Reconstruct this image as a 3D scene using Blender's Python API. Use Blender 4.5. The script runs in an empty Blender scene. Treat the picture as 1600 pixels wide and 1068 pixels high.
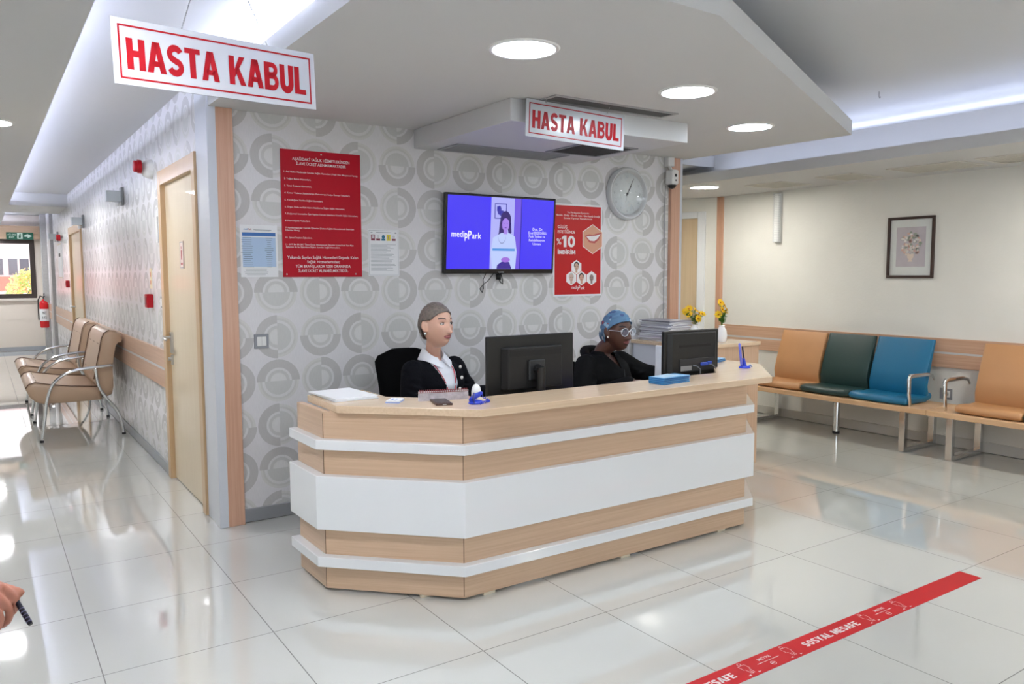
import bpy, bmesh, math, random
import numpy as np
from mathutils import Vector, Matrix, noise
random.seed(7)
PI = math.pi
SC = bpy.context.scene
COL = SC.collection

# ------------------------------------------------------------------ camera
CAM_H = 1.407
cd = bpy.data.cameras.new('camera')
cam = bpy.data.objects.new('camera', cd); COL.objects.link(cam)
yaw, pitch, roll = .592418776, .0863044545, -.00279015987
F = Vector((math.sin(yaw)*math.cos(pitch), math.cos(yaw)*math.cos(pitch), -math.sin(pitch)))
r0 = Vector((math.cos(yaw), -math.sin(yaw), 0)); u0 = r0.cross(F)
RR = r0*math.cos(roll)+u0*math.sin(roll); UU = -r0*math.sin(roll)+u0*math.cos(roll)
m = Matrix.Identity(4)
for i in range(3):
    m[i][0] = RR[i]; m[i][1] = UU[i]; m[i][2] = -F[i]
m[2][3] = CAM_H
cam.matrix_world = m
cd.sensor_width = 36; cd.lens = 1232.775/1600*36; cd.clip_start = .05; cd.clip_end = 200
SC.camera = cam

# ------------------------------------------------------------------ world, exposure
w = bpy.data.worlds.new('daylight'); SC.world = w; w.use_nodes = True
bg = w.node_tree.nodes['Background']; bg.inputs[0].default_value = (.86, .93, 1, 1); bg.inputs[1].default_value = 2.0
SC.view_settings.view_transform = 'Standard'; SC.view_settings.look = 'None'
SC.view_settings.exposure = .80; SC.view_settings.gamma = 1; SC.view_settings.use_curve_mapping = False
LAMP = 36.0      # ceiling downlight emission
COVE = 40.0      # cove strip emission

# ------------------------------------------------------------------ materials
def lin(h):
    if isinstance(h, str):
        h = h.lstrip('#'); h = tuple(int(h[i:i+2], 16)/255 for i in (0, 2, 4))
    elif max(h) > 1: h = tuple(c/255 for c in h)
    return tuple((c/12.92 if c <= .04045 else ((c+.055)/1.055)**2.4) for c in h)+(1,)
MATS = {}
def mat(name, col=None, rough=.5, metal=0, spec=.5, coat=0, emit=None, estr=1, bump=0, bscale=200, noise_amt=0, nscale=8, trans=0, sheen=0, sss=0):
    if name in MATS: return MATS[name]
    M = bpy.data.materials.new(name); M.use_nodes = True; MATS[name] = M
    nt = M.node_tree; b = nt.nodes['Principled BSDF']
    b.inputs['Base Color'].default_value = lin(col) if col is not None else (0, 0, 0, 1)
    b.inputs['Roughness'].default_value = rough; b.inputs['Metallic'].default_value = metal
    b.inputs['Specular IOR Level'].default_value = spec; b.inputs['Coat Weight'].default_value = coat
    b.inputs['Coat Roughness'].default_value = .05
    b.inputs['Transmission Weight'].default_value = trans
    if sheen: b.inputs['Sheen Weight'].default_value = sheen
    if sss:
        b.inputs['Subsurface Weight'].default_value = sss; b.inputs['Subsurface Scale'].default_value = .008
        b.inputs['Subsurface Radius'].default_value = (1, .35, .2)
    if emit is not None:
        b.inputs['Emission Color'].default_value = lin(emit); b.inputs['Emission Strength'].default_value = estr
    if noise_amt or bump:
        tc = nt.nodes.new('ShaderNodeTexCoord')
    if noise_amt:
        n = nt.nodes.new('ShaderNodeTexNoise'); n.inputs['Scale'].default_value = nscale; n.inputs['Detail'].default_value = 5
        nt.links.new(tc.outputs['Object'], n.inputs['Vector'])
        hs = nt.nodes.new('ShaderNodeHueSaturation'); hs.inputs['Color'].default_value = b.inputs['Base Color'].default_value
        mr = nt.nodes.new('ShaderNodeMapRange'); mr.inputs[3].default_value = 1-noise_amt; mr.inputs[4].default_value = 1+noise_amt
        mr.inputs[1].default_value = .3; mr.inputs[2].default_value = .7
        nt.links.new(n.outputs['Fac'], mr.inputs[0]); nt.links.new(mr.outputs[0], hs.inputs['Value'])
        nt.links.new(hs.outputs[0], b.inputs['Base Color'])
    if bump:
        n2 = nt.nodes.new('ShaderNodeTexNoise'); n2.inputs['Scale'].default_value = bscale; n2.inputs['Detail'].default_value = 3
        nt.links.new(tc.outputs['Object'], n2.inputs['Vector'])
        bp = nt.nodes.new('ShaderNodeBump'); bp.inputs['Strength'].default_value = bump; bp.inputs['Distance'].default_value = .004
        nt.links.new(n2.outputs['Fac'], bp.inputs['Height']); nt.links.new(bp.outputs[0], b.inputs['Normal'])
    return M

def wood(name, c1, c2, axis='X', rough=.35, scale=1.0, coat=.15):
    """laminate with fine grain running along the given axis of the object"""
    if name in MATS: return MATS[name]
    M = mat(name, c1, rough, coat=coat); nt = M.node_tree; b = nt.nodes['Principled BSDF']
    tc = nt.nodes.new('ShaderNodeTexCoord'); mp = nt.nodes.new('ShaderNodeMapping')
    s = {'H': (1.4, 1.4, 70), 'X': (1.2, 60, 60), 'Y': (60, 1.2, 60), 'Z': (60, 60, 1.2)}[axis]
    mp.inputs['Scale'].default_value = tuple(v*scale for v in s)
    nt.links.new(tc.outputs['Object'], mp.inputs[0])
    n = nt.nodes.new('ShaderNodeTexNoise'); n.inputs['Scale'].default_value = 1.6; n.inputs['Detail'].default_value = 6; n.inputs['Roughness'].default_value = .6
    n.inputs['Distortion'].default_value = .4
    nt.links.new(mp.outputs[0], n.inputs['Vector'])
    cr = nt.nodes.new('ShaderNodeValToRGB'); cr.color_ramp.elements[0].position = .3; cr.color_ramp.elements[1].position = .72
    cr.color_ramp.elements[0].color = lin(c2); cr.color_ramp.elements[1].color = lin(c1)
    nt.links.new(n.outputs['Fac'], cr.inputs[0]); nt.links.new(cr.outputs[0], b.inputs['Base Color'])
    return M

def floor_mat():
    M = mat('polished_tile', (214, 214, 208), rough=.03, spec=.6, coat=.9)
    M.node_tree.nodes['Principled BSDF'].inputs['Coat Roughness'].default_value = .012; M.node_tree.nodes['Principled BSDF'].inputs['Coat IOR'].default_value = 1.55
    nt = M.node_tree; b = nt.nodes['Principled BSDF']; L = nt.links.new
    g = nt.nodes.new('ShaderNodeNewGeometry'); sp = nt.nodes.new('ShaderNodeSeparateXYZ'); L(g.outputs['Position'], sp.inputs[0])
    def line(sock, off, period):
        a = nt.nodes.new('ShaderNodeMath'); a.operation = 'SUBTRACT'; L(sock, a.inputs[0]); a.inputs[1].default_value = off
        d = nt.nodes.new('ShaderNodeMath'); d.operation = 'DIVIDE'; L(a.outputs[0], d.inputs[0]); d.inputs[1].default_value = period
        f = nt.nodes.new('ShaderNodeMath'); f.operation = 'FRACT'; L(d.outputs[0], f.inputs[0])
        s = nt.nodes.new('ShaderNodeMath'); s.operation = 'SUBTRACT'; L(f.outputs[0], s.inputs[0]); s.inputs[1].default_value = .5
        ab = nt.nodes.new('ShaderNodeMath'); ab.operation = 'ABSOLUTE'; L(s.outputs[0], ab.inputs[0])
        gt = nt.nodes.new('ShaderNodeMath'); gt.operation = 'GREATER_THAN'; L(ab.outputs[0], gt.inputs[0]); gt.inputs[1].default_value = .5-.0019/period
        fl = nt.nodes.new('ShaderNodeMath'); fl.operation = 'FLOOR'; L(d.outputs[0], fl.inputs[0])
        return gt.outputs[0], fl.outputs[0]
    lx, ix = line(sp.outputs[0], TX, TPX); ly, iy = line(sp.outputs[1], TY, TPY)
    mx = nt.nodes.new('ShaderNodeMath'); mx.operation = 'MAXIMUM'; L(lx, mx.inputs[0]); L(ly, mx.inputs[1])
    cb = nt.nodes.new('ShaderNodeCombineXYZ'); L(ix, cb.inputs[0]); L(iy, cb.inputs[1])
    wn = nt.nodes.new('ShaderNodeTexWhiteNoise'); wn.noise_dimensions = '2D'; L(cb.outputs[0], wn.inputs['Vector'])
    n = nt.nodes.new('ShaderNodeTexNoise'); n.inputs['Scale'].default_value = 2.2; n.inputs['Detail'].default_value = 4; L(g.outputs['Position'], n.inputs['Vector'])
    ad = nt.nodes.new('ShaderNodeMath'); ad.operation = 'ADD'; L(wn.outputs[0], ad.inputs[0]); L(n.outputs['Fac'], ad.inputs[1])
    mr = nt.nodes.new('ShaderNodeMapRange'); L(ad.outputs[0], mr.inputs[0]); mr.inputs[1].default_value = 0; mr.inputs[2].default_value = 2
    mr.inputs[3].default_value = .97; mr.inputs[4].default_value = 1.03
    hs = nt.nodes.new('ShaderNodeHueSaturation'); hs.inputs['Color'].default_value = lin((205, 206, 201)); L(mr.outputs[0], hs.inputs['Value'])
    mix = nt.nodes.new('ShaderNodeMix'); mix.data_type = 'RGBA'; L(mx.outputs[0], mix.inputs[0]); L(hs.outputs[0], mix.inputs[6]); mix.inputs[7].default_value = lin((104, 102, 98))
    L(mix.outputs[2], b.inputs['Base Color'])
    rr = nt.nodes.new('ShaderNodeMapRange'); L(mx.outputs[0], rr.inputs[0]); rr.inputs[3].default_value = .05; rr.inputs[4].default_value = .4; L(rr.outputs[0], b.inputs['Roughness'])
    return M
TX, TPX, TY, TPY = .895, .602, .623, .6      # tile joints

def wallpaper(name='circle_wallpaper'):
    """two-toned ring wallpaper; the UV map is in metres"""
    M = mat(name, (200, 198, 196), .55, spec=.4); nt = M.node_tree; b = nt.nodes['Principled BSDF']; L = nt.links.new
    def mth(op, a, c=None, d=None):
        n = nt.nodes.new('ShaderNodeMath'); n.operation = op
        for i, v in enumerate((a, c, d)):
            if v is None: continue
            if hasattr(v, 'default_value'): L(v, n.inputs[i])
            else: n.inputs[i].default_value = v
        return n.outputs[0]
    uv = nt.nodes.new('ShaderNodeUVMap'); sp = nt.nodes.new('ShaderNodeSeparateXYZ'); L(uv.outputs[0], sp.inputs[0])
    u = mth('DIVIDE', mth('SUBTRACT', sp.outputs[0], 1.402-.1285), .257); v = mth('DIVIDE', mth('SUBTRACT', sp.outputs[1], 1.305-.127), .2545)
    fu = mth('SUBTRACT', mth('FRACT', u), .5); fv = mth('SUBTRACT', mth('FRACT', v), .5)
    pc = mth('FLOORED_MODULO', mth('FLOOR', u), 2.0); pr = mth('FLOORED_MODULO', mth('FLOOR', v), 2.0)
    r = mth('MULTIPLY', mth('SQRT', mth('ADD', mth('MULTIPLY', fu, fu), mth('MULTIPLY', fv, fv))), 2.0)
    # signed half coordinate: even column -> (row even: v, row odd: -u); odd column -> (row even: u, row odd: -v)
    par = mth('ABSOLUTE', mth('SUBTRACT', pc, pr))                    # 0: vertical split uses v, 1: uses u
    base = mth('ADD', mth('MULTIPLY', fv, mth('SUBTRACT', 1.0, par)), mth('MULTIPLY', fu, par))
    sg = mth('SUBTRACT', 1.0, mth('MULTIPLY', pr, 2.0))
    A = mth('GREATER_THAN', mth('MULTIPLY', base, sg), 0.0)
    def ramp(stops):
        cr = nt.nodes.new('ShaderNodeValToRGB'); e = cr.color_ramp; e.interpolation = 'CONSTANT'
        e.elements[0].position = 0; e.elements[0].color = lin(stops[0][1])
        e.elements[1].position = stops[1][0]; e.elements[1].color = lin(stops[1][1])
        for p, c in stops[2:]:
            x = e.elements.new(p); x.color = lin(c)
        L(r, cr.inputs[0]); return cr.outputs[0]
    BG = (222, 220, 222)
    ra = ramp([(0, (220, 219, 218)), (.30, (218, 217, 215)), (.36, (202, 201, 199)), (.50, (219, 218, 218)), (.60, (192, 190, 189)), (.97, BG)])
    rb = ramp([(0, (202, 202, 200)), (.62, (219, 218, 218)), (.74, (206, 205, 202)), (.83, (214, 213, 210)), (.93, BG)])
    mix = nt.nodes.new('ShaderNodeMix'); mix.data_type = 'RGBA'; L(A, mix.inputs[0]); L(rb, mix.inputs[6]); L(ra, mix.inputs[7])
    # woven vinyl strokes
    mp = nt.nodes.new('ShaderNodeMapping'); mp.inputs['Scale'].default_value = (300, 30, 1); L(uv.outputs[0], mp.inputs[0])
    n = nt.nodes.new('ShaderNodeTexNoise'); n.inputs['Scale'].default_value = 1; n.inputs['Detail'].default_value = 3; L(mp.outputs[0], n.inputs['Vector'])
    mr = nt.nodes.new('ShaderNodeMapRange'); L(n.outputs['Fac'], mr.inputs[0]); mr.inputs[1].default_value = .3; mr.inputs[2].default_value = .7; mr.inputs[3].default_value = .965; mr.inputs[4].default_value = 1.035
    hs = nt.nodes.new('ShaderNodeHueSaturation'); L(mix.outputs[2], hs.inputs['Color']); L(mr.outputs[0], hs.inputs['Value']); L(hs.outputs[0], b.inputs['Base Color'])
    bw = nt.nodes.new('ShaderNodeRGBToBW'); L(mix.outputs[2], bw.inputs[0])
    rr = nt.nodes.new('ShaderNodeMapRange'); L(bw.outputs[0], rr.inputs[0]); rr.inputs[1].default_value = .4; rr.inputs[2].default_value = .65; rr.inputs[3].default_value = .5; rr.inputs[4].default_value = .3
    L(rr.outputs[0], b.inputs['Roughness'])
    bp = nt.nodes.new('ShaderNodeBump'); bp.inputs['Strength'].default_value = .15; bp.inputs['Distance'].default_value = .002; L(bw.outputs[0], bp.inputs['Height']); L(bp.outputs[0], b.inputs['Normal'])
    return M

M_CEIL = mat('ceiling_paint', (205, 205, 204), .8)
M_WOOD_H = wood('oak_laminate', (217, 187, 158), (202, 170, 141), 'H')
M_WOOD_V = wood('oak_laminate_upright', (205, 172, 145), (188, 152, 124), 'Z')
M_WOOD_Y = wood('oak_laminate_rail', (208, 172, 146), (190, 152, 126), 'Y')
M_TOP = wood('oak_counter', (230, 204, 174), (216, 188, 157), 'X', rough=.22, coat=.3)
M_DOOR = wood('maple_door', (214, 199, 173), (206, 189, 161), 'Z', rough=.4)
M_DFR = wood('door_frame_wood', (205, 176, 138), (192, 160, 122), 'Z', rough=.4)
M_GLOSS = mat('white_gloss', (232, 235, 238), .12, coat=.4)
M_WHITE = mat('white_plastic', (232, 232, 230), .4)
M_PAPER = mat('paper', (235, 236, 238), .7)
M_BLACK = mat('black_plastic', (18, 18, 19), .35)
M_BLACKM = mat('black_matte', (22, 22, 24), .6)
M_CHROME = mat('chrome', (215, 215, 215), .12, metal=1)
M_STEEL = mat('brushed_steel', (190, 190, 188), .32, metal=1)
M_ALU = mat('aluminium_skirting', (176, 180, 186), .35, metal=.7)
M_RED = mat('sign_red', (164, 18, 30), .4, spec=.25)
M_GREY = mat('grey_plastic', (150, 152, 155), .45)
M_DARK = mat('dark_grille', (70, 70, 72), .5)
M_CREAM = mat('cream_wall_paint', (226, 225, 219), .45, noise_amt=.02, nscale=3, bump=.25, bscale=60)

# ------------------------------------------------------------------ mesh helpers
class MB:
    def __init__(s): s.bm = bmesh.new(); s.m = 0
    def _tag(s, geom):
        for f in geom:
            if isinstance(f, bmesh.types.BMFace): f.material_index = s.m
    def poly(s, pts):
        f = s.bm.faces.new([s.bm.verts.new(p) for p in pts]); f.material_index = s.m; return s
    def box(s, x0, x1, y0, y1, z0, z1, M=None):
        v = [s.bm.verts.new((x, y, z)) for z in (z0, z1) for y in (y0, y1) for x in (x0, x1)]
        if M is not None:
            for a in v: a.co = M @ a.co
        for q in ((0, 2, 3, 1), (4, 5, 7, 6), (0, 1, 5, 4), (2, 6, 7, 3), (0, 4, 6, 2), (1, 3, 7, 5)):
            f = s.bm.faces.new([v[i] for i in q]); f.material_index = s.m
        return s
    def prism(s, poly, z0, z1, M=None):
        """vertical prism over a 2D outline (either winding)"""
        a = sum(poly[i][0]*poly[(i+1) % len(poly)][1]-poly[(i+1) % len(poly)][0]*poly[i][1] for i in range(len(poly)))
        if a < 0: poly = poly[::-1]
        lo = [s.bm.verts.new((p[0], p[1], z0)) for p in poly]; hi = [s.bm.verts.new((p[0], p[1], z1)) for p in poly]
        if M is not None:
            for v in lo+hi: v.co = M @ v.co
        n = len(poly)
        fs = [s.bm.faces.new(lo[::-1]), s.bm.faces.new(hi)]
        for i in range(n): fs.append(s.bm.faces.new((lo[i], lo[(i+1) % n], hi[(i+1) % n], hi[i])))
        s._tag(fs); return s
    def rings(s, rs, closed=False, cap=True):
        vs = [[s.bm.verts.new(p) for p in r] for r in rs]; n = len(vs[0]); fs = []
        for i in range(len(vs)-(0 if closed else 1)):
            a, b = vs[i], vs[(i+1) % len(vs)]
            for j in range(n): fs.append(s.bm.faces.new((a[j], a[(j+1) % n], b[(j+1) % n], b[j])))
        if cap and not closed: fs += [s.bm.faces.new(vs[0][::-1]), s.bm.faces.new(vs[-1])]
        s._tag(fs); return s
    def tube(s, pts, rad, seg=12, cap=True, closed=False, squash=None, round_ends=False):
        pts = [Vector(p) for p in pts]
        if not hasattr(rad, '__len__'): rad = [rad]*len(pts)
        rad = list(rad)
        if round_ends:
            d0 = (pts[0]-pts[1]).normalized(); d1 = (pts[-1]-pts[-2]).normalized(); p0, p1, r_0, r_1 = pts[0], pts[-1], rad[0], rad[-1]
            for k in (.5, .85, .99): pts.insert(0, p0+d0*r_0*k); rad.insert(0, r_0*math.sqrt(1-k*k)); pts.append(p1+d1*r_1*k); rad.append(r_1*math.sqrt(1-k*k))
        n = len(pts); rs = []; up = None
        for i in range(n):
            if closed: t = (pts[(i+1) % n]-pts[i-1]).normalized()
            else: t = (pts[min(i+1, n-1)]-pts[max(i-1, 0)]).normalized()
            if up is None:
                up = Vector((0, 0, 1)) if abs(t.z) < .9 else Vector((0, 1, 0))
            a = t.cross(up)
            if a.length < 1e-4: a = t.orthogonal()
            a.normalize(); b = a.cross(t).normalized(); up = b
            sa, sb = (1, 1) if squash is None else squash
            rs.append([pts[i]+(a*math.cos(2*PI*j/seg)*sa+b*math.sin(2*PI*j/seg)*sb)*rad[i] for j in range(seg)])
        return s.rings(rs, closed=closed, cap=cap)
    def lathe(s, prof, seg=32, M=None, cap=True):
        """prof: [(r, z)...] about the z axis"""
        rs = [[Vector((max(r, 1e-5)*math.cos(2*PI*j/seg), max(r, 1e-5)*math.sin(2*PI*j/seg), z)) for j in range(seg)] for r, z in prof]
        if M is not None: rs = [[M @ p for p in r] for r in rs]
        return s.rings(rs, cap=cap)
    def ell(s, c, r, M=None, seg=24, rn=14):
        c = Vector(c); rs = []
        for i in range(rn+1):
            th = PI*i/rn; st = max(math.sin(th), 1e-3)
            ring = [Vector((r[0]*st*math.cos(2*PI*j/seg), r[1]*st*math.sin(2*PI*j/seg), -r[2]*math.cos(th))) for j in range(seg)]
            rs.append([c+(M @ p if M is not None else p) for p in ring])
        return s.rings(rs)
    def loft(s, rs_, seg=28, p=2.0):
        """rs_: [(cx, cy, cz, rx, ry)] horizontal super-ellipse rings"""
        rs = []
        for cx, cy, cz, rx, ry in rs_:
            rs.append([Vector((cx+rx*math.copysign(abs(math.cos(t))**(2/p), math.cos(t)), cy+ry*math.copysign(abs(math.sin(t))**(2/p), math.sin(t)), cz)) for t in [2*PI*j/seg for j in range(seg)]])
        return s.rings(rs)
    def mesh(s, name):
        bmesh.ops.recalc_face_normals(s.bm, faces=s.bm.faces)
        me = bpy.data.meshes.new(name); s.bm.to_mesh(me); s.bm.free(); return me

def link(name, me, m=None, parent=None, smooth=None, bevel=0, mats=None):
    o = bpy.data.objects.new(name, me); COL.objects.link(o)
    for x in (mats or ([m] if m else [])): me.materials.append(x)
    if parent is not None: o.parent = parent
    if smooth is not None:
        me.polygons.foreach_set('use_smooth', [True]*len(me.polygons))
        if smooth > 0: me.set_sharp_from_angle(angle=math.radians(smooth))
    if bevel:
        b = o.modifiers.new('bevel', 'BEVEL'); b.width = bevel; b.segments = 2; b.limit_method = 'ANGLE'; b.angle_limit = math.radians(40)
    return o
def obj(name, mb, m=None, parent=None, smooth=None, bevel=0, mats=None):
    return link(name, mb.mesh(name), m, parent, smooth, bevel, mats)
def thing(name, label, cat, M=None, group=None, loc=None, rotz=0):
    o = bpy.data.objects.new(name, None); COL.objects.link(o); o.empty_display_size = .1
    if M is not None: o.matrix_world = M
    elif loc is not None: o.matrix_world = Matrix.Translation(loc) @ Matrix.Rotation(rotz, 4, 'Z')
    o['label'] = label; o['category'] = cat
    if group: o['group'] = group
    return o
def tag(o, label, cat, group=None):
    o['label'] = label; o['category'] = cat
    if group: o['group'] = group
    return o
def struct(o, label=None):
    o['kind'] = 'structure'
    if label: o['label'] = label
    return o
def dup(root, M=None, label=None):
    r = root.copy(); COL.objects.link(r)
    if M is not None: r.matrix_world = M
    if label: r['label'] = label
    for ch in list(root.children):
        c = ch.copy(); COL.objects.link(c); c.parent = r
        for g in ch.children:
            d = g.copy(); COL.objects.link(d); d.parent = c
    return r
def frame(o, right, up):
    right = Vector(right).normalized(); up = Vector(up).normalized(); n = right.cross(up)
    M = Matrix.Identity(4)
    for i in range(3): M[i][0] = right[i]; M[i][1] = up[i]; M[i][2] = n[i]; M[i][3] = o[i]
    return M
def on_tvwall(x, z, d=0): return frame((x, YW-d, z), (1, 0, 0), (0, 0, 1))      # local x right, y up, z out of the wall
def on_corr(y, z, d=0): return frame((XC-d, y, z), (0, -1, 0), (0, 0, 1))
def on_right(y, z, d=0): return frame((XR-d, y, z), (0, -1, 0), (0, 0, 1))

def uv_metres(o, ax, ay):
    me = o.data; uvl = me.uv_layers.new(name='UVMap')
    for l in me.loops:
        co = me.vertices[l.vertex_index].co; uvl.data[l.index].uv = (co[ax], co[ay])

# ---- flat printed shapes: faces in the local xy plane at height z
def rect(cx, cy, w_, h_): return [(cx-w_/2, cy-h_/2), (cx+w_/2, cy-h_/2), (cx+w_/2, cy+h_/2), (cx-w_/2, cy+h_/2)]
def ellp(cx, cy, rx, ry, n=24, a0=0, a1=2*PI): return [(cx+rx*math.cos(a0+(a1-a0)*i/n), cy+ry*math.sin(a0+(a1-a0)*i/n)) for i in range(n if a1-a0 > 6.2 else n+1)]
def hexa(cx, cy, r, flat=False): return [(cx+r*math.sin(PI/3*i+(PI/6 if flat else 0)), cy+r*math.cos(PI/3*i+(PI/6 if flat else 0))) for i in range(6)]
def print_on(name, polys, m, parent, z=.0005):
    mb = MB()
    for p in polys:
        a = sum(p[i][0]*p[(i+1) % len(p)][1]-p[(i+1) % len(p)][0]*p[i][1] for i in range(len(p)))
        if a < 0: p = p[::-1]
        f = mb.bm.faces.new([mb.bm.verts.new((x, y, z)) for x, y in p])
    me = bpy.data.meshes.new(name); bmesh.ops.triangulate(mb.bm, faces=[f for f in mb.bm.faces if len(f.verts) > 4]); mb.bm.to_mesh(me); mb.bm.free()
    return link(name, me, m, parent)
def ring_rect(cx, cy, w_, h_, t):
    a, b, c, d = cx-w_/2, cx+w_/2, cy-h_/2, cy+h_/2
    return [[(a, c), (b, c), (b, c+t), (a, c+t)], [(a, d-t), (b, d-t), (b, d), (a, d)], [(a, c+t), (a+t, c+t), (a+t, d-t), (a, d-t)], [(b-t, c+t), (b, c+t), (b, d-t), (b-t, d-t)]]

def text_mesh(lines):
    """lines: [(string, cx, cy, height, width or None, bold, align)] -> vertices and faces of all lines"""
    V, Fc = [], []
    for st, cx, cy, h, wd, bold, al in lines:
        cu = bpy.data.curves.new('t', 'FONT'); cu.body = st; cu.size = 1; cu.resolution_u = 2; cu.offset = bold; cu.fill_mode = 'FRONT'
        o = bpy.data.objects.new('t', cu); COL.objects.link(o)
        dg = bpy.context.evaluated_depsgraph_get(); dg.update()
        me = bpy.data.meshes.new_from_object(o.evaluated_get(dg))
        vs = [v.co.copy() for v in me.vertices]
        bpy.data.objects.remove(o); bpy.data.curves.remove(cu)
        if not vs: continue
        x0 = min(v.x for v in vs); x1 = max(v.x for v in vs)
        sy = h/.73; sx = sy if wd is None else wd/(x1-x0)
        off = {'c': (x0+x1)/2, 'l': x0, 'r': x1}[al]
        b = len(V)
        V += [((v.x-off)*sx+cx, (v.y-.365)*sy+cy) for v in vs]
        Fc += [[b+i for i in p.vertices] for p in me.polygons]
        bpy.data.meshes.remove(me)
    return V, Fc
def text(name, lines, m, parent, z=.001):
    V, Fc = text_mesh(lines)
    me = bpy.data.meshes.new(name); me.from_pydata([(x, y, z) for x, y in V], [], Fc); me.update()
    return link(name, me, m, parent)

def stroke(path, w_, closed=False):
    P = [Vector(p) for p in path]; n = len(P); L_, R_s = [], []
    for i in range(n):
        a = P[i-1] if (i > 0 or closed) else P[i]; b = P[(i+1) % n] if (i < n-1 or closed) else P[i]
        t = (b-a).normalized(); nn = Vector((-t.y, t.x)); L_.append(P[i]+nn*w_/2); R_s.append(P[i]-nn*w_/2)
    return [[tuple(L_[i]), tuple(R_s[i]), tuple(R_s[(i+1) % n]), tuple(L_[(i+1) % n])] for i in range(n if closed else n-1)]
def arc(cx, cy, rx, ry, a0, a1, n=14): return [(cx+rx*math.cos(math.radians(a0+(a1-a0)*i/n)), cy+ry*math.sin(math.radians(a0+(a1-a0)*i/n))) for i in range(n+1)]
def glyph(ch):
    t = .262; h = t/2
    R = lambda x0, x1, y0, y1: [(x0, y0), (x1, y0), (x1, y1), (x0, y1)]
    if ch == 'H': return [R(0, t, 0, 1), R(.48, .48+t, 0, 1), R(t, .48, .41, .62)], .742
    if ch == 'A': return [[(0, 0), (.255, 0), (.49, 1), (.255, 1)], [(.80, 0), (.545, 0), (.31, 1), (.545, 1)], R(.2, .6, .20, .38)], .80
    if ch == 'T': return [R(0, .68, .82, 1), R(.34-h, .34+h, 0, .85)], .68
    if ch == 'L': return [R(0, t, 0, 1), R(t, .60, 0, .185)], .60
    if ch == 'K': return [R(0, t, 0, 1), [(t, .26), (t, .55), (.50, 1), (.77, 1)], [(.30, .50), (.44, .70), (.80, 0), (.53, 0)]], .80
    if ch == 'U': return stroke([(h, 1), (h, .36)]+arc(.355, .34, .355-h, .34-.09, 180, 360)+[(.71-h, .36), (.71-h, 1)], t), .71
    if ch == 'S': return stroke(arc(.34, .715, .235, .195, 20, 250, 16)+arc(.335, .285, .245, .195, 80, -160, 16), .225), .69
    if ch == 'B': return [R(0, t, 0, 1)]+stroke([(t*.8, .91)]+arc(.40, .735, .19, .175, 90, -90)+[(t*.8, .56)], .185)+stroke([(t*.8, .50)]+arc(.42, .30, .21, .21, 90, -90)+[(t*.8, .09)], .19), .74
    if ch == 'O' or ch == '0': return stroke(arc(.36, .5, .36-h, .5-.10, 0, 360, 24)[:-1], .215, closed=True), .72
    if ch == 'Y': return [[(0, 1), (.27, 1), (.49, .42), (.27, .42)], [(.76, 1), (.49, 1), (.27, .42), (.49, .42)], R(.25, .51, 0, .45)], .76
    if ch == 'E': return [R(0, t, 0, 1), R(t, .60, .82, 1), R(t, .56, .41, .59), R(t, .62, 0, .18)], .62
    if ch == 'F': return [R(0, t, 0, 1), R(t, .58, .82, 1), R(t, .54, .40, .58)], .58
    if ch == 'M': return [R(0, t*.9, 0, 1), R(.90-t*.9, .90, 0, 1), [(t*.3, 1), (t*1.25, 1), (.54, .12), (.36, .12)], [(.90-t*.3, 1), (.90-t*1.25, 1), (.36, .12), (.54, .12)]], .90
    if ch == 'N': return [R(0, t, 0, 1), R(.74-t, .74, 0, 1), [(0, 1), (t*1.1, 1), (.74, 0), (.74-t*1.1, 0)]], .74
    if ch == 'D': return [R(0, t, 0, 1)]+stroke([(t*.8, .91)]+arc(.34, .5, .27, .41, 90, -90)+[(t*.8, .09)], .2), .72
    if ch == 'I': return [R(0, t, 0, 1)], t
    if ch == 'İ': return [R(0, t, 0, 1), R(0, t, 1.08, 1.26)], t
    if ch == 'R': return [R(0, t, 0, 1), [(.36, .44), (.54, .5), (.78, 0), (.50, 0)]]+stroke([(t*.8, .91)]+arc(.42, .69, .2, .22, 90, -90)+[(t*.8, .47)], .185), .78
    if ch == '1': return [R(.16, .16+t, 0, 1), [(.18, 1), (.16, .74), (0, .66), (0, .84)]], .45
    return [], .34
def block_text(s, cx, cy, h, wd):
    x = 0; out = []; gap = .06
    for ch in s:
        ps, w1 = glyph(ch)
        out += [[(x+p[0], p[1]) for p in q] for q in ps]; x += w1+gap
    x -= gap; k = wd/x
    return [[(cx+(p[0]-x/2)*k, cy+(p[1]-.5)*h) for p in q] for q in out]

# ------------------------------------------------------------------ layout numbers (metres)
YW = 4.49; XC = 1.055; XR = 6.48; XE = 4.59
XL = -1.7; YB = -3.2; YEND = 17.2; YPASS = 9.0
Z_UP = 2.50; Z_HI = 2.63; Z_TOP = 2.70; Z_S = 2.30; Z_P = 2.20

# ================================================================== STRUCTURE
mb = MB(); mb.box(XL-.2, 8.2, YB-.2, YEND+.2, -.1, 0)
struct(obj('floor', mb, floor_mat()), 'glossy white square floor tiles')
mb = MB(); mb.box(1.20, 8.2, YB-.2, YEND+.2, Z_HI, Z_HI+.1)
struct(obj('ceiling', mb, M_CEIL), 'raised plaster ceiling lit by hidden strips')
mb = MB(); mb.box(XL-.2, 1.20, YB-.2, YEND+.2, Z_UP, Z_HI+.1)
struct(obj('ceiling', mb, M_CEIL), 'bright plaster ceiling strip along the corridor')
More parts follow.
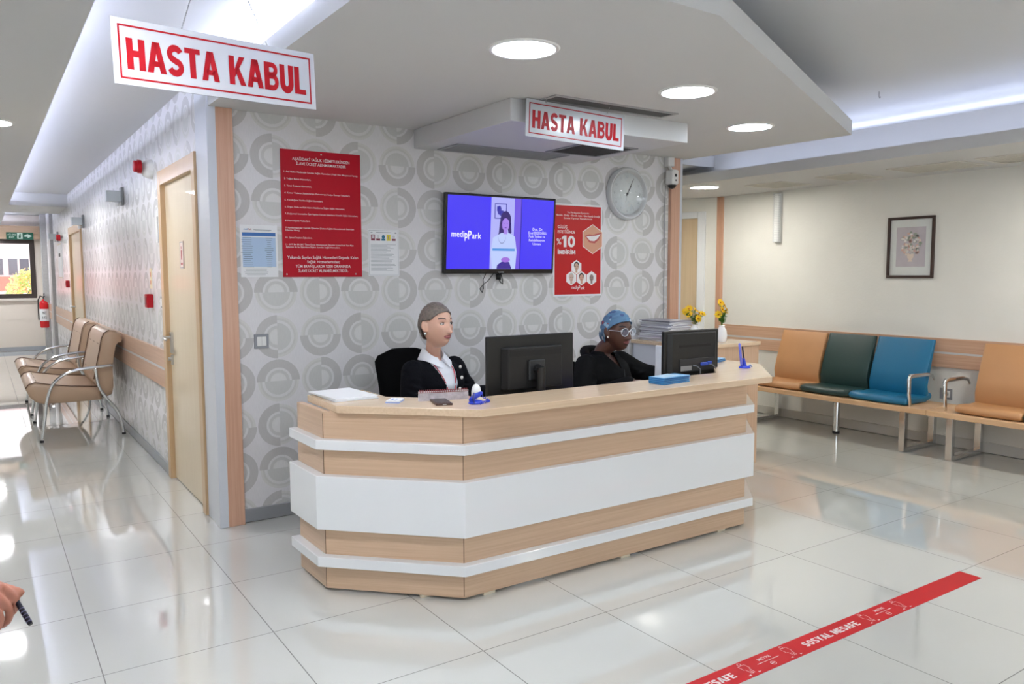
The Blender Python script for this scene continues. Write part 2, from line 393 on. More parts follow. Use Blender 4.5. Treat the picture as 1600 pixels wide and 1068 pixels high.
# dropped ceiling over the desk
S1 = [(XC, YW), (XC, 1.90), (2.19, 1.948), (4.76, 3.105), (4.67, 4.56), (4.59, 4.56), (4.59, YW)]
mb = MB(); mb.prism(S1, Z_S, 2.392)
struct(obj('ceiling', mb, M_CEIL), 'dropped plaster ceiling panel over the reception desk')
mb = MB(); mb.box(XL, .36, YB, YEND, Z_S, 2.39)
struct(obj('ceiling', mb, M_CEIL), 'low plaster ceiling along the left of the corridor')
mb = MB(); mb.box(5.32, XR+.6, YB, YPASS, Z_P, 2.283)
struct(obj('ceiling', mb, M_CEIL), 'low plaster ceiling above the waiting benches')
mb = MB(); mb.box(5.58, XR+.6, YB, YPASS, 2.283, 2.482)
struct(obj('ceiling', mb, M_CEIL), 'upper step of the ceiling above the waiting benches')
mb = MB(); mb.box(XE, 5.58, 5.0, YPASS, 2.36, 2.46)
struct(obj('ceiling', mb, M_CEIL), 'cream ceiling piece over the side passage')
mb = MB(); mb.box(.36, XC, 12.44, 13.9, 2.33, Z_UP)
struct(obj('ceiling', mb, M_CEIL), 'shallow ceiling beam crossing the far corridor')
WP = wallpaper()
def wall(name, x0, x1, y0, y1, m, ax, label, z1=Z_TOP):
    mb = MB(); mb.box(x0, x1, y0, y1, 0, z1); o = obj(name, mb, m); uv_metres(o, ax, 2); struct(o, label); return o
# block between the corridor and the passage: front wall (TV), corridor wall
wall('wall_front', XC+.05, XE, YW, YW+.12, WP, 0, 'ring-patterned wallpaper wall behind the desk')
D1a, D1b, D1z = 4.80, 5.80, 2.04      # door 1 leaf
D2a, D2b, D2z = 10.9, 12.3, 1.98
mb = MB()
for y0, y1, z0, z1 in ((YW+.12, D1a-.0, 0, Z_UP), (D1a, D1b, D1z, Z_UP), (D1b, D2a, 0, Z_UP), (D2a, D2b, D2z, Z_UP), (D2b, YEND, 0, Z_UP)):
    mb.box(XC, XC+.12, y0, y1, z0, z1)
o = obj('wall_corridor', mb, WP); uv_metres(o, 1, 2); struct(o, 'ring-patterned wallpaper wall of the corridor')
wall('wall_passage', XE-.12, XE, YW+.12, YPASS, M_CREAM, 1, 'cream wall of the side passage')
wall('wall_right', XR, XR+.12, YB, 5.72, M_CREAM, 1, 'cream wall behind the waiting benches')
wall('wall_left', XL-.12, XL, YB, YEND, M_CREAM, 1, 'cream left wall of the corridor')
mb = MB(); mb.box(XL, .4, YB-.12, YB, 0, Z_TOP); mb.box(3.2, XR+.8, YB-.12, YB, 0, Z_TOP); mb.box(.4, 3.2, YB-.12, YB, 0, .5); mb.box(.4, 3.2, YB-.12, YB, 2.15, Z_TOP)
struct(obj('wall_back', mb, M_CREAM), 'cream wall behind the viewer')
mb = MB()
for x in (.4, 1.77, 3.13): mb.box(x, x+.07, YB-.09, YB-.03, .5, 2.15)
mb.box(.47, 1.77, YB-.09, YB-.03, .5, .57); mb.box(1.84, 3.13, YB-.09, YB-.03, .5, .57); mb.box(.47, 1.77, YB-.09, YB-.03, 2.08, 2.15); mb.box(1.84, 3.13, YB-.09, YB-.03, 2.08, 2.15); struct(obj('window_2', mb, M_WHITE), 'white framed window wall behind the viewer')
pl = bpy.data.lights.new('daylight_portal', 'AREA'); pl.shape = 'RECTANGLE'; pl.size = 2.8; pl.size_y = 1.65; pl.cycles.is_portal = True
po = bpy.data.objects.new('daylight_portal', pl); COL.objects.link(po); po.matrix_world = Matrix.Translation((1.8, YB-.1, 1.325)) @ Matrix.Rotation(PI/2, 4, 'X')
wall('wall_end', XE-.12, 8.2, YPASS, YPASS+.12, M_CREAM, 0, 'cream wall closing the side passage')
# oblique wall with a door beyond the benches
dv = Vector((-.31, .95, 0)).normalized(); nv = Vector((-dv.y, dv.x, 0))     # nv points to -x (room side)
OB = frame((XR, 5.72, 0), (-dv.x, -dv.y, 0), (0, 0, 1))                      # local x runs back towards the benches, z out of the wall
mb = MB()
for a, b, z0, z1 in ((-3.6, -1.35, 0, Z_TOP), (-1.35, -.2, 2.03, Z_TOP), (-.2, 0, 0, Z_TOP)):
    mb.box(a, b, z0, z1, -.12, 0)
o = obj('wall_oblique', mb, M_CREAM); o.matrix_world = OB; struct(o, 'cream wall turning away beyond the benches')
# end of corridor with a window
WX0, WX1, WZ0, WZ1 = XL+.15, .88, .98, 2.06
mb = MB()
mb.box(XL, WX0, YEND, YEND+.15, 0, Z_UP); mb.box(WX1, XC+.1, YEND, YEND+.15, 0, Z_UP)
mb.box(WX0, WX1, YEND, YEND+.15, 0, WZ0); mb.box(WX0, WX1, YEND, YEND+.15, WZ1, Z_UP)
o = obj('wall_far', mb, mat('beige_wall', (232, 222, 210), .5)); struct(o, 'beige wall under the corridor window')

# window 1
M_WFR = mat('dark_bronze_frame', (62, 52, 48), .4)
def glass_mat():
    M = bpy.data.materials.new('window_glass'); M.use_nodes = True; nt = M.node_tree; nt.nodes.clear()
    o_ = nt.nodes.new('ShaderNodeOutputMaterial'); t = nt.nodes.new('ShaderNodeBsdfTransparent'); g = nt.nodes.new('ShaderNodeBsdfGlossy'); g.inputs['Roughness'].default_value = .02
    mx = nt.nodes.new('ShaderNodeMixShader'); lw = nt.nodes.new('ShaderNodeLayerWeight'); lw.inputs[0].default_value = .25
    mr = nt.nodes.new('ShaderNodeMapRange'); nt.links.new(lw.outputs['Facing'], mr.inputs[0]); mr.inputs[3].default_value = .03; mr.inputs[4].default_value = .5
    nt.links.new(mr.outputs[0], mx.inputs[0]); nt.links.new(t.outputs[0], mx.inputs[1]); nt.links.new(g.outputs[0], mx.inputs[2]); nt.links.new(mx.outputs[0], o_.inputs[0])
    return M
M_GLASS = glass_mat()
mb = MB(); t = .08
mb.box(WX0, WX1, YEND-.02, YEND+.06, WZ0, WZ0+t); mb.box(WX0, WX1, YEND-.02, YEND+.06, WZ1-t, WZ1)
mb.box(WX0, WX0+t, YEND-.02, YEND+.06, WZ0+t, WZ1-t); mb.box(WX1-t, WX1, YEND-.02, YEND+.06, WZ0+t, WZ1-t)
win = struct(obj('window_1', mb, M_WFR), 'dark framed window at the far corridor end')
mb = MB(); mb.box(WX0+t, WX1-t, YEND+.02, YEND+.026, WZ0+t, WZ1-t); obj('window_pane', mb, M_GLASS, win)
mb = MB(); mb.box(WX0-.02, WX1+.04, YEND-.06, YEND, WZ0-.045, WZ0); obj('window_sill', mb, mat('stone_sill', (222, 214, 204), .3), win)
mb = MB(); mb.box(XL+.05, .97, YEND-.18, YEND-.02, 2.06, 2.30); mb.box(XL+.05, .97, YEND-.2, YEND-.18, 2.16, 2.2); 
struct(obj('trim_1', mb, M_WOOD_H, bevel=.004), 'wooden pelmet above the corridor window')

# door 1 (near, corridor wall)
def plank_door(name, y0, y1, z1, handle_y, label, leaf_m=M_DOOR, fr_m=M_DFR):
    mb = MB(); mb.box(XC+.012, XC+.052, y0+.03, y1-.03, .008, z1-.03); d = struct(obj(name, mb, leaf_m, bevel=.002), label)
    mb = MB(); tw = .09
    mb.box(XC-.02, XC+.10, y0-.05, y0+.032, 0, z1+.06); mb.box(XC-.02, XC+.10, y1-.032, y1+.05, 0, z1+.06); mb.box(XC-.0185, XC+.10, y0+.032, y1-.032, z1-.035, z1+.0585)
    obj('door_frame', mb, fr_m, d, bevel=.003)
    return d
d1 = plank_door('door_1', D1a, D1b, D1z, 5.74, 'pale wooden door at the near end of the corridor')
mb = MB(); mb.box(XC-.002, XC+.012, 5.675, 5.725, .88, 1.02)
mb.tube([(XC+.01, 5.70, .985), (XC-.05, 5.70, .985), (XC-.055, 5.66, .985), (XC-.052, 5.58, .98)], .010, 10, round_ends=True)
obj('door_handle', mb, M_STEEL, d1, smooth=40)
mb = MB(); mb.box(XC-.001, XC+.012, 5.68, 5.72, .80, .865); mb.tube([(XC+.01, 5.70, .84), (XC-.02, 5.70, .84)], .012, 12); obj('keyhole_plate', mb, M_STEEL, d1)
d2 = plank_door('door_2', D2a, D2b, D2z, 12.2, 'pale wooden door farther down the corridor')
mb = MB(); mb.tube([(XC, 12.15, .98), (XC-.05, 12.15, .98), (XC-.05, 12.02, .98)], .011, 8, round_ends=True); obj('door_handle', mb, M_STEEL, d2, smooth=40)
# door 3 in the oblique wall
mb = MB(); mb.box(-1.31, -.24, .008, 1.99, -.07, -.03); d3 = struct(obj('door_3', mb, wood('maple_door_pale', (222, 200, 168), (212, 188, 154), 'Y')), 'pale wooden door beyond the benches'); d3.matrix_world = OB
mb = MB(); mb.box(-1.40, -1.31, 0, 2.06, -.1, .015); mb.box(-.24, -.15, 0, 2.06, -.1, .015); mb.box(-1.31, -.24, 1.99, 2.06, -.1, .015)
obj('door_frame', mb, M_GLOSS, d3, bevel=.004)

# corner posts and trims
mb = MB(); mb.box(XC+.035, XC+.125, YW-.035, YW+.02, 0, Z_S); struct(obj('trim_2', mb, wood('post_wood', (214, 172, 146), (196, 150, 124), 'Z'), bevel=.002), 'pinkish wooden corner post left of the desk')
mb = MB(); mb.box(XC-.012, XC+.037, YW-.035, YW+.09, 0, Z_S+.09); mb.box(XC-.006, XC+.05, YW+.09, D1a-.052, 0, Z_UP); struct(obj('trim_3', mb, mat('grey_white_trim', (205, 208, 214), .35), bevel=.003), 'white metal edge trim of the corner post')
mb = MB(); mb.box(4.50, XE+.005, YW-.03, YW+.02, 0, Z_S-.002); struct(obj('trim_4', mb, MATS['post_wood'], bevel=.002), 'pinkish wooden corner post beside the camera')
mb = MB(); mb.box(XE+.005, XE+.03, YW-.03, YW+.12, 0, Z_S-.002); struct(obj('trim_5', mb, MATS['grey_white_trim'], bevel=.002), 'white metal edge of the right corner post')
mb = MB(); mb.box(XR-.025, XR+.06, 5.66, 5.735, 0, Z_P); struct(obj('trim_6', mb, MATS['post_wood'], bevel=.002), 'wooden corner post where the bench wall ends')
# baseboards
mb = MB(); mb.box(XC+.125, 4.5, YW-.014, YW, .004, .078); struct(obj('baseboard_front', mb, M_ALU, bevel=.002))
mb = MB(); mb.box(XC-.014, XC, D1b+.05, D2a-.05, .004, .075); mb.box(XC-.014, XC, D2b+.05, YEND, .004, .075); struct(obj('baseboard_corridor', mb, M_ALU, bevel=.002))
mb = MB(); mb.box(XR-.016, XR, YB, 5.66, .004, .085); struct(obj('baseboard_right', mb, mat('painted_skirting', (205, 203, 196), .4), bevel=.002))
mb = MB(); mb.box(XL, XC, YEND-.015, YEND, .004, .08); struct(obj('baseboard_far', mb, M_ALU))
# wall protection rails: two boards with a metal bead between
def rail(name, x0, y0, y1, z0, z1, label, bead=True):
    mb = MB(); zm = (z0+z1)/2
    mb.box(x0-.018, x0, y0, y1, z0, zm-.008); mb.box(x0-.018, x0, y0, y1, zm+.008, z1)
    o = struct(obj(name, mb, M_WOOD_Y, bevel=.002), label)
    mb = MB(); mb.box(x0-.019, x0, y0, y1, zm-.008, zm+.008); obj('metal_bead', mb, mat('satin_bead', (196, 198, 200), .35), o)
rail('trim_7', XR, YB, 5.66, .64, .875, 'two-board wooden wall rail behind the benches')
rail('trim_8', XC, D1b+.06, D2a-.06, .62, .885, 'two-board wooden wall rail along the corridor')
rail('trim_9', XC, D2b+.06, YEND-.3, .62, .885, 'two-board wooden wall rail past the far door')
# grey textured strips at the far end of the corridor
mb = MB(); mb.box(XC-.09, XC, YEND-.5, YEND-.3, 0, Z_UP); mb.box(XC-.05, XC, 15.2, 15.6, 0, Z_UP)
struct(obj('trim_10', mb, mat('grey_vinyl', (170, 168, 166), .5, noise_amt=.08, nscale=30)), 'grey textured pilasters at the far corridor wall')

# ================================================================== CEILING FITTINGS
M_LAMP = mat('lamp_diffuser', (255, 255, 255), .5, emit=(236, 245, 255), estr=LAMP)
M_LAMPC = mat('lamp_diffuser_corridor', (255, 255, 255), .5, emit=(250, 251, 255), estr=LAMP*3.1)
M_LAMPW = mat('lamp_diffuser_warm', (255, 255, 255), .5, emit=(255, 250, 240), estr=LAMP*2.1)
def downlight(x, y, z, r, label, m=M_LAMP):
    t = thing('ceiling_downlight', label, 'ceiling light', loc=(x, y, z), group='round recessed ceiling lights')
    mb = MB(); mb.lathe([(r*.86, -.002), (r*.90, -.007), (r*.98, -.006), (r*1.02, 0), (r*1.02, .004), (r*.86, .004)], 48); obj('trim_ring', mb, M_WHITE, t, smooth=40)
    mb = MB(); mb.lathe([(.0, -.0035), (r*.86, -.0035), (r*.86, .001), (0, .001)], 48); obj('diffuser', mb, m, t)
    return t
downlight(1.848, 2.655, Z_S, .142, 'round ceiling light nearest the left hanging sign, largest over the desk')
downlight(2.95, 2.822, Z_S, .142, 'round ceiling light, middle of the three over the desk')
downlight(3.97, 3.277, Z_S, .142, 'round ceiling light near the right corner of the dropped ceiling')
for i, y in enumerate((-1.4, 2.1, 5.6, 9.15, 12.6, 16.0)):
    downlight(.08, y, Z_S, .142, ['round ceiling light of the corridor, behind the viewer', 'round ceiling light of the corridor, nearest the viewer', 'round ceiling light of the corridor at the left frame edge, nearest seen', 'second seen round ceiling light down the corridor', 'third seen round ceiling light down the corridor', 'farthest round ceiling light of the corridor by the window'][i], M_LAMPC)
downlight(5.62, 5.15, Z_P, .142, 'round ceiling light over the passage near the far wooden post', M_LAMPW)
for i, y in enumerate((2.0, -.2, -2.3)): downlight(5.62, y, Z_P, .142, 'round ceiling light over the benches outside the picture, number-less row towards the viewer' if 0 else ['round ceiling light over the near bench', 'round ceiling light behind the near bench end', 'round ceiling light farthest back over the waiting side'][i], M_LAMPW)
for i, (x, y) in enumerate(((1.7, -1.8), (3.0, -1.8), (2.2, -.1), (3.7, .6))): downlight(x, y, Z_HI, .142, ['added round fill light behind the viewer, left', 'added round fill light behind the viewer, right', 'added round fill light above the viewer', 'added round fill light ahead of the floor tape'][i], mat('fill_lamp_diffuser', (255, 255, 255), .5, emit=(246, 250, 255), estr=LAMP*.45))  # four lights out of view, added for soft fill
# cove light strips (lamps lying on top of the dropped ceilings)
M_COVE = mat('cove_led', (255, 255, 255), .5, emit=(214, 224, 255), estr=COVE)
M_COVE2 = mat('cove_led_soft', (255, 255, 255), .5, emit=(214, 224, 255), estr=COVE*.14)
M_COVEL = mat('cove_led_corridor', (255, 255, 255), .5, emit=(214, 222, 255), estr=COVE*1.3)
def cove(x0, x1, y0, y1, z, label, m=M_COVE):
    mb = MB(); mb.box(x0, x1, y0, y1, z, z+.012); tag(obj('led_strip', mb, m), label, 'light strip')
cove(XC+.06, XC+.085, 1.98, YW-.1, 2.393, 'glowing strip above the dropped ceiling left edge, beside the hanging sign')
cove(.16, .185, -2.5, 12.4, 2.391, 'glowing strip above the low corridor ceiling edge', M_COVEL)
cove(.16, .185, 14.0, 17.0, 2.391, 'glowing strip above the low ceiling near the corridor window', M_COVEL)
cove(5.42, 5.435, -2.5, 4.9, 2.284, 'thin glowing strip in the lower ceiling step over the benches', mat('cove_led_faint', (255, 255, 255), .5, emit=(214, 224, 255), estr=COVE*.16))
cove(6.12, 6.17, -2.5, 5.6, 2.483, 'glowing strip above the low ceiling over the benches', M_COVE2)

cove(5.78, 5.80, -2.5, 5.6, 2.483, 'added second glowing strip that fills the dark ceiling band over the benches', M_COVE2)  # extra strip added to brighten the dark band of raised ceiling
# air conditioner casing
mb = MB(); mb.box(2.29, 3.57, 3.41, YW, 2.185, Z_S)
ac = tag(obj('air_conditioner', mb, mat('ac_casing', (205, 206, 208), .4), bevel=.003), 'white boxed air conditioner hanging above the television', 'air conditioner')
def grille(name, x0, x1, y0, y1, z, parent=None, dark=M_DARK, fr=M_GREY, n=14, along='X', slat_m=None, label=None):
    mb = MB(); t = .02
    mb.box(x0, x1, y0, y0+t, z-.006, z+.002); mb.box(x0, x1, y1-t, y1, z-.006, z+.002); mb.box(x0, x0+t, y0+t, y1-t, z-.006, z+.002); mb.box(x1-t, x1, y0+t, y1-t, z-.006, z+.002)
    o = obj(name, mb, fr, parent)
    mb = MB(); mb.box(x0+t, x1-t, y0+t, y1-t, z-.001, z+.002); obj('grille_back', mb, dark, o) if parent is None else obj('grille_back', mb, dark, parent)
    mb = MB()
    for i in range(n):
        if along == 'X':
            y = y0+t+(y1-y0-2*t)*(i+.5)/n; mb.box(x0+t, x1-t, y-.0018, y+.0018, z-.005, z-.001)
        else:
            x = x0+t+(x1-x0-2*t)*(i+.5)/n; mb.box(x-.002, x+.002, y0+t, y1-t, z-.005, z-.001)
    obj('louvres', mb, slat_m or dark, o if parent is None else parent)
    return o
grille('vent_frame', 2.42, 3.27, 4.17, 4.43, 2.185, ac, dark=mat('vent_pale', (170, 168, 170), .5), fr=M_GREY, n=8, slat_m=M_GREY)
grille('vent_frame', 3.04, 3.46, 3.72, 4.13, 2.185, ac, n=16)
tag(grille('ceiling_vent', 2.44, 3.30, 3.225, 3.365, Z_S, fr=mat('vent_frame_grey', (165, 165, 165), .5), slat_m=mat('vent_slat', (98, 97, 96), .5), n=9), 'long dark slotted vent in the dropped ceiling behind the second sign', 'vent')
for i, (y0, y1) in enumerate(((2.3, 2.85), (2.95, 3.5), (3.78, 4.12), (4.45, 4.85))):
    tag(grille('ceiling_vent', 5.82, 6.25, y0, y1, Z_P, dark=mat('vent_cream', (196, 192, 182), .5), fr=mat('vent_cream_frame', (212, 209, 200), .5), slat_m=mat('vent_cream_slat', (205, 201, 191), .5), n=20, along='X'),
        ['cream ceiling vent over the near bench, nearest the right edge', 'cream ceiling vent above the framed flower picture', 'small cream ceiling vent between picture and emergency light', 'cream ceiling vent nearest the emergency light on the wall'][i], 'vent', 'cream vents over the benches')
# smoke detector / camera stub at top left
mb = MB(); mb.box(-.05, .05, -.04, .04, -.05, 0); mb.lathe([(0, -.07), (.03, -.07), (.035, -.05), (.035, -.045)], 20)
o = tag(obj('smoke_detector', mb, mat('detector_grey', (150, 150, 150), .5), bevel=.004, smooth=40), 'small grey detector on the low corridor ceiling at upper left', 'detector'); o.location = (.03, 3.05, Z_S)
# tiny hook in raised ceiling
mb = MB(); mb.tube([(0, 0, 0), (0, 0, -.03), (.006, 0, -.042), (.014, 0, -.04), (.016, 0, -.03)], .0014, 6); o = tag(obj('ceiling_hook', mb, M_BLACKM), 'tiny metal hook in the lit raised ceiling by the right corner', 'hook'); o.location = (4.72*Z_HI/2.42, 2.90*Z_HI/2.42, Z_HI)

# ================================================================== HANGING SIGNS
def hanging_sign(label, O, R, U, W, H, chains):
    t = thing('hanging_sign', label, 'sign', M=frame(O, R, U), group='hanging reception signs')
    mb = MB(); mb.box(-W/2, W/2, -H/2, H/2, -.006, 0); obj('sign_board', mb, mat('sign_white', (190, 193, 200), .15), t, bevel=.001)
    print_on('red_border', ring_rect(0, 0, W-.035, H-.035, .0055), M_RED, t, .0006)
    print_on('lettering', block_text('HASTA KABUL', 0, -.004, H*.475, W*.885), M_RED, t, .0012)
    Mi = t.matrix_world.inverted()
    for a, b in chains:
        b = Mi @ Vector(b); a = Vector((a, H/2-.008, -.003))
        mb = MB(); n = int((b-a).length/.008); mb.tube([a, b], .0009, 6)
        for i in range(n):
            p = a.lerp(b, (i+.5)/n); mb.ell(p, (.0026, .0026, .0032), seg=6, rn=4)
        mb.tube([a+Vector((0, -.006, 0)), a+Vector((0, .004, 0))], .003, 8, round_ends=True)
        obj('bead_chain', mb, M_STEEL, t, smooth=0)
    return t
hanging_sign('larger-looking white reception sign with red letters, hanging in front at upper left', (.6835, 2.668, 2.068), (math.cos(.2093), math.sin(.2093), .0299), (-.03*math.cos(.2093), -.03*math.sin(.2093), 1), .6735, .19,
             [(-.13, (.66, 2.63, Z_UP)), (.165, (.66, 2.63, Z_UP))])
hanging_sign('white reception sign with red letters hanging before the air conditioner casing', (2.6655, 3.338, 2.187), (1, -.033, -.038), (.038, 0, 1), .644, .19,
             [(-.2, (2.43, 3.30, Z_S)), (.2, (2.86, 3.30, Z_S))])

# ================================================================== RECEPTION DESK
def offset_line(pl, d):
    """offset an open polyline to its right side by d"""
    out = []
    for i, p in enumerate(pl):
        p = Vector(p); ns = []
        if i > 0: t = (p-Vector(pl[i-1])).normalized(); ns.append(Vector((t.y, -t.x)))
        if i < len(pl)-1: t = (Vector(pl[i+1])-p).normalized(); ns.append(Vector((t.y, -t.x)))
        n = ns[0] if len(ns) == 1 else (ns[0]+ns[1])/(1+ns[0].dot(ns[1]))
        out.append((p.x+n.x*d, p.y+n.y*d))
    return out
BODY = [(1.213, 3.62), (1.219, 3.300), (1.668, 2.853), (3.476, 2.850), (3.90, 3.274), (3.90, 3.70)]
desk = thing('reception_desk', 'long angular oak and gloss white reception desk with stepped bands', 'reception desk', loc=(0, 0, 0))
def band_prism(d_out, d_in, z0, z1, name, m, bev=.002):
    # each straight run is a board of its own with mitred ends so that the grain turns with it
    o = offset_line(BODY, d_out); i_ = offset_line(BODY, d_in); mb = MB()
    n = len(o)
    mb.prism(o+i_[::-1], z0, z1)
    return obj(name, mb, m, desk, bevel=bev)
band_prism(0, -.03, .012, .808, 'front_panel', M_WOOD_H)
band_prism(.041, .0, .646, .690, 'white_band', M_GLOSS, .003)
band_prism(.044, .0, .291, .531, 'white_panel', M_GLOSS, .003)
band_prism(.044, .0, .123, .169, 'white_band', M_GLOSS, .003)
SLAB_O = [(1.257, 3.60), (1.252, 3.222), (1.715, 2.778), (3.585, 2.768), (4.03, 3.205), (4.03, 3.70)]
SLAB_I = [(1.54, 3.60), (1.54, 3.335), (1.80, 3.075), (3.46, 3.06), (3.735, 3.325), (3.735, 3.70)]
mb = MB(); mb.prism(SLAB_O+SLAB_I[::-1], .808, .841); obj('counter_top', mb, M_TOP, desk, bevel=.0025)
mb = MB(); mb.prism([(1.25, 3.62), (1.25, 3.32), (1.69, 2.885), (3.46, 2.885), (3.86, 3.29), (3.86, 3.62)], .705, .730); obj('work_surface', mb, M_TOP, desk, bevel=.002)
for x, y in ((1.56, 2.985), (1.80, 2.856), (2.6, 2.856), (3.3, 2.856)): mb = MB(); mb.box(x-.03, x+.03, y, y+.02, 0, .014); obj('foot_pad', mb, mat('cream_foot', (222, 212, 190), .5), desk)
for q_ in ((2.58, 2.61, 2.9, 3.5), (1.27, 1.30, 3.34, 3.6), (3.80, 3.83, 3.34, 3.6)): mb = MB(); mb.box(*q_, .0, .705); obj('side_panel', mb, M_WOOD_H, desk)
# panel seams at the corners
for x, y in (BODY[1], BODY[2]): mb = MB(); mb.box(x-.0012, x+.0012, y-.0014, y+.001, .02, .80); obj('corner_seam', mb, mat('seam_brown', (120, 96, 74), .6), desk)

# side cabinet behind the right wing
cabt = thing('side_cabinet', 'higher oak cabinet with white side behind the right end of the desk', 'cabinet', loc=(0, 0, 0))
mb = MB(); mb.box(4.12, 4.745, 3.79, 3.815, 0, .88); mb.box(4.72, 4.745, 3.815, 4.46, 0, .88); obj('front_panel', mb, wood('oak_upright', (210, 178, 150), (194, 160, 132), 'Z'), cabt, bevel=.002)
mb = MB(); mb.box(4.12, 4.135, 3.815, 4.46, 0, .88); mb.box(4.135, 4.72, 4.44, 4.46, 0, .88); obj('white_side', mb, mat('cabinet_white', (214, 217, 226), .3), cabt)
mb = MB(); mb.box(4.10, 4.755, 3.78, 4.47, .88, .905); obj('cabinet_top', mb, M_TOP, cabt, bevel=.002)

# ================================================================== TV WALL
t = thing('television', 'wall-mounted flat television showing a blue clinic screen', 'television', M=on_tvwall(2.905, 1.665, .06) @ Matrix.Rotation(math.radians(4.0), 4, 'X'))
TW, TH = .872, .515
mb = MB(); mb.box(-TW/2, TW/2, -TH/2, TH/2, -.03, 0); mb.box(-.28, .28, -.19, .17, -.052, -.03); obj('casing', mb, mat('gloss_black', (14, 14, 16), .12), t, bevel=.004)
SWd, SHt = TW-.032, TH-.045; sy = .008
def emi(name, c, s=.9): return mat(name, (8, 8, 10), .15, emit=c, estr=s*.62)
print_on('screen', [rect(0, sy, SWd, SHt)], emi('screen_blue', (62, 48, 238), 1.0), t, .0006)
vx = .012
print_on('screen_video_wall', [rect(vx-.012, sy, .186, SHt)], emi('screen_pale', (176, 178, 250)), t, .0010)
print_on('screen_video_door', [rect(vx+.108, sy, .05, SHt)], emi('screen_violet', (112, 84, 226)), t, .0011)
print_on('screen_video_edge', [rect(vx+.137, sy, .005, SHt)], emi('screen_dark', (34, 20, 130)), t, .0012)
print_on('screen_video_picture', ring_rect(vx-.03, .155, .095, .10, .006)+[ellp(vx-.04, .16, .016, .03), ellp(vx-.018, .14, .02, .02), rect(vx-.05, .17, .02, .03)], emi('screen_navy', (58, 54, 170)), t, .0014)
print_on('screen_video_hair', [ellp(vx+.012, .095, .043, .062), [(vx-.034, .085), (vx+.02, .085), (vx+.0, -.01), (vx-.022, -.03), (vx-.055, -.012), (vx-.04, .01)], [(vx+.02, .09), (vx+.055, .08), (vx+.062, .015), (vx+.04, .0)]], emi('screen_hair', (44, 20, 110)), t, .0016)
print_on('screen_video_coat', [[(vx-.085, -.2265), (vx-.10, -.12), (vx-.085, -.02), (vx-.02, .012), (vx+.045, .012), (vx+.09, -.01), (vx+.108, -.11), (vx+.10, -.2265)]], emi('screen_coat', (190, 206, 255)), t, .0018)
print_on('screen_video_face', [ellp(vx+.012, .068, .029, .042), rect(vx+.012, .02, .028, .03)], emi('screen_face', (168, 132, 236)), t, .0020)
for q_ in ((.001, .076, .005, .002), (.024, .076, .005, .002), (.013, .047, .009, .003)): print_on('screen_video_feature', [ellp(vx+q_[0], *q_[1:])], emi('screen_feature', (92, 48, 170)), t, .0022)
print_on('screen_video_skirt', [[(vx-.05, -.2262), (vx-.045, -.20), (vx-.01, -.178), (vx+.05, -.18), (vx+.07, -.2262)]], emi('screen_skirt', (60, 40, 150)), t, .0022)
print_on('screen_video_hands', [ellp(vx+.02, -.165, .035, .017)], emi('screen_hand', (160, 110, 220)), t, .0024)
mb_p = [(vx-.014+.032*math.cos(a), .0+.055*math.sin(a)) for a in [PI+PI*i/14 for i in range(15)]]
print_on('screen_necklace', [[mb_p[i], mb_p[i+1], (mb_p[i+1][0], mb_p[i+1][1]-.003), (mb_p[i][0], mb_p[i][1]-.003)] for i in range(14)], emi('screen_necklace', (44, 40, 110)), t, .0025)
print_on('screen_caption_bar', [rect(vx+.002, -.098, .178, .015)], emi('screen_teal', (82, 150, 226)), t, .0026)
M_EW = emi('screen_white', (240, 240, 255), 1.0)
def logo(name, cx, cy, wd, m, parent, z):
    h = wd*.19
    l = [('medi', cx-wd/2, cy, h*1.0, wd*.42, .008, 'l'), ('p', cx-wd*.015, cy-h*.05, h*1.25, wd*.10, .012, 'c'), ('P', cx+wd*.105, cy-h*.12, h*1.35, wd*.12, .014, 'c'), ('ark', cx+wd/2, cy-h*.2, h*1.0, wd*.32, .008, 'r')]
    return text(name, l, m, parent, z)
logo('screen_logo', -.275, .0, .225, M_EW, t, .0012)
text('screen_text', [('Doç. Dr.', .29, .045, .018, None, .004, 'c'), ('Emel EKŞİOĞLU', .29, .019, .018, .155, .004, 'c'), ('Fizik Tedavi ve', .285, -.005, .017, None, 0, 'c'), ('Rehabilitasyon', .285, -.03, .017, None, 0, 'c'), ('Uzmanı', .285, -.055, .017, None, 0, 'c')], M_EW, t, .0012)
print_on('maker_mark', [rect(0, -TH/2+.010, .045, .007)], mat('mark_grey', (150, 150, 150), .4), t, .001)
mb = MB(); mb.tube([(-.04, -.26, -.03), (-.09, -.31, -.02), (-.13, -.33, -.01), (-.155, -.36, -.012), (-.13, -.385, -.02), (-.115, -.36, -.03), (-.12, -.30, -.03), (-.10, -.26, -.03)], .0025, 8); obj('cable', mb, M_BLACKM, t, smooth=0)
mb = MB(); mb.tube([(0, -.25, -.03), (-.01, -.285, -.02), (.015, -.32, -.02), (.03, -.33, -.02), (.035, -.30, -.03), (.02, -.26, -.03)], .003, 8); mb.box(-.015, .012, -.30, -.262, -.035, -.015); obj('cable', mb, M_BLACKM, t, smooth=0)

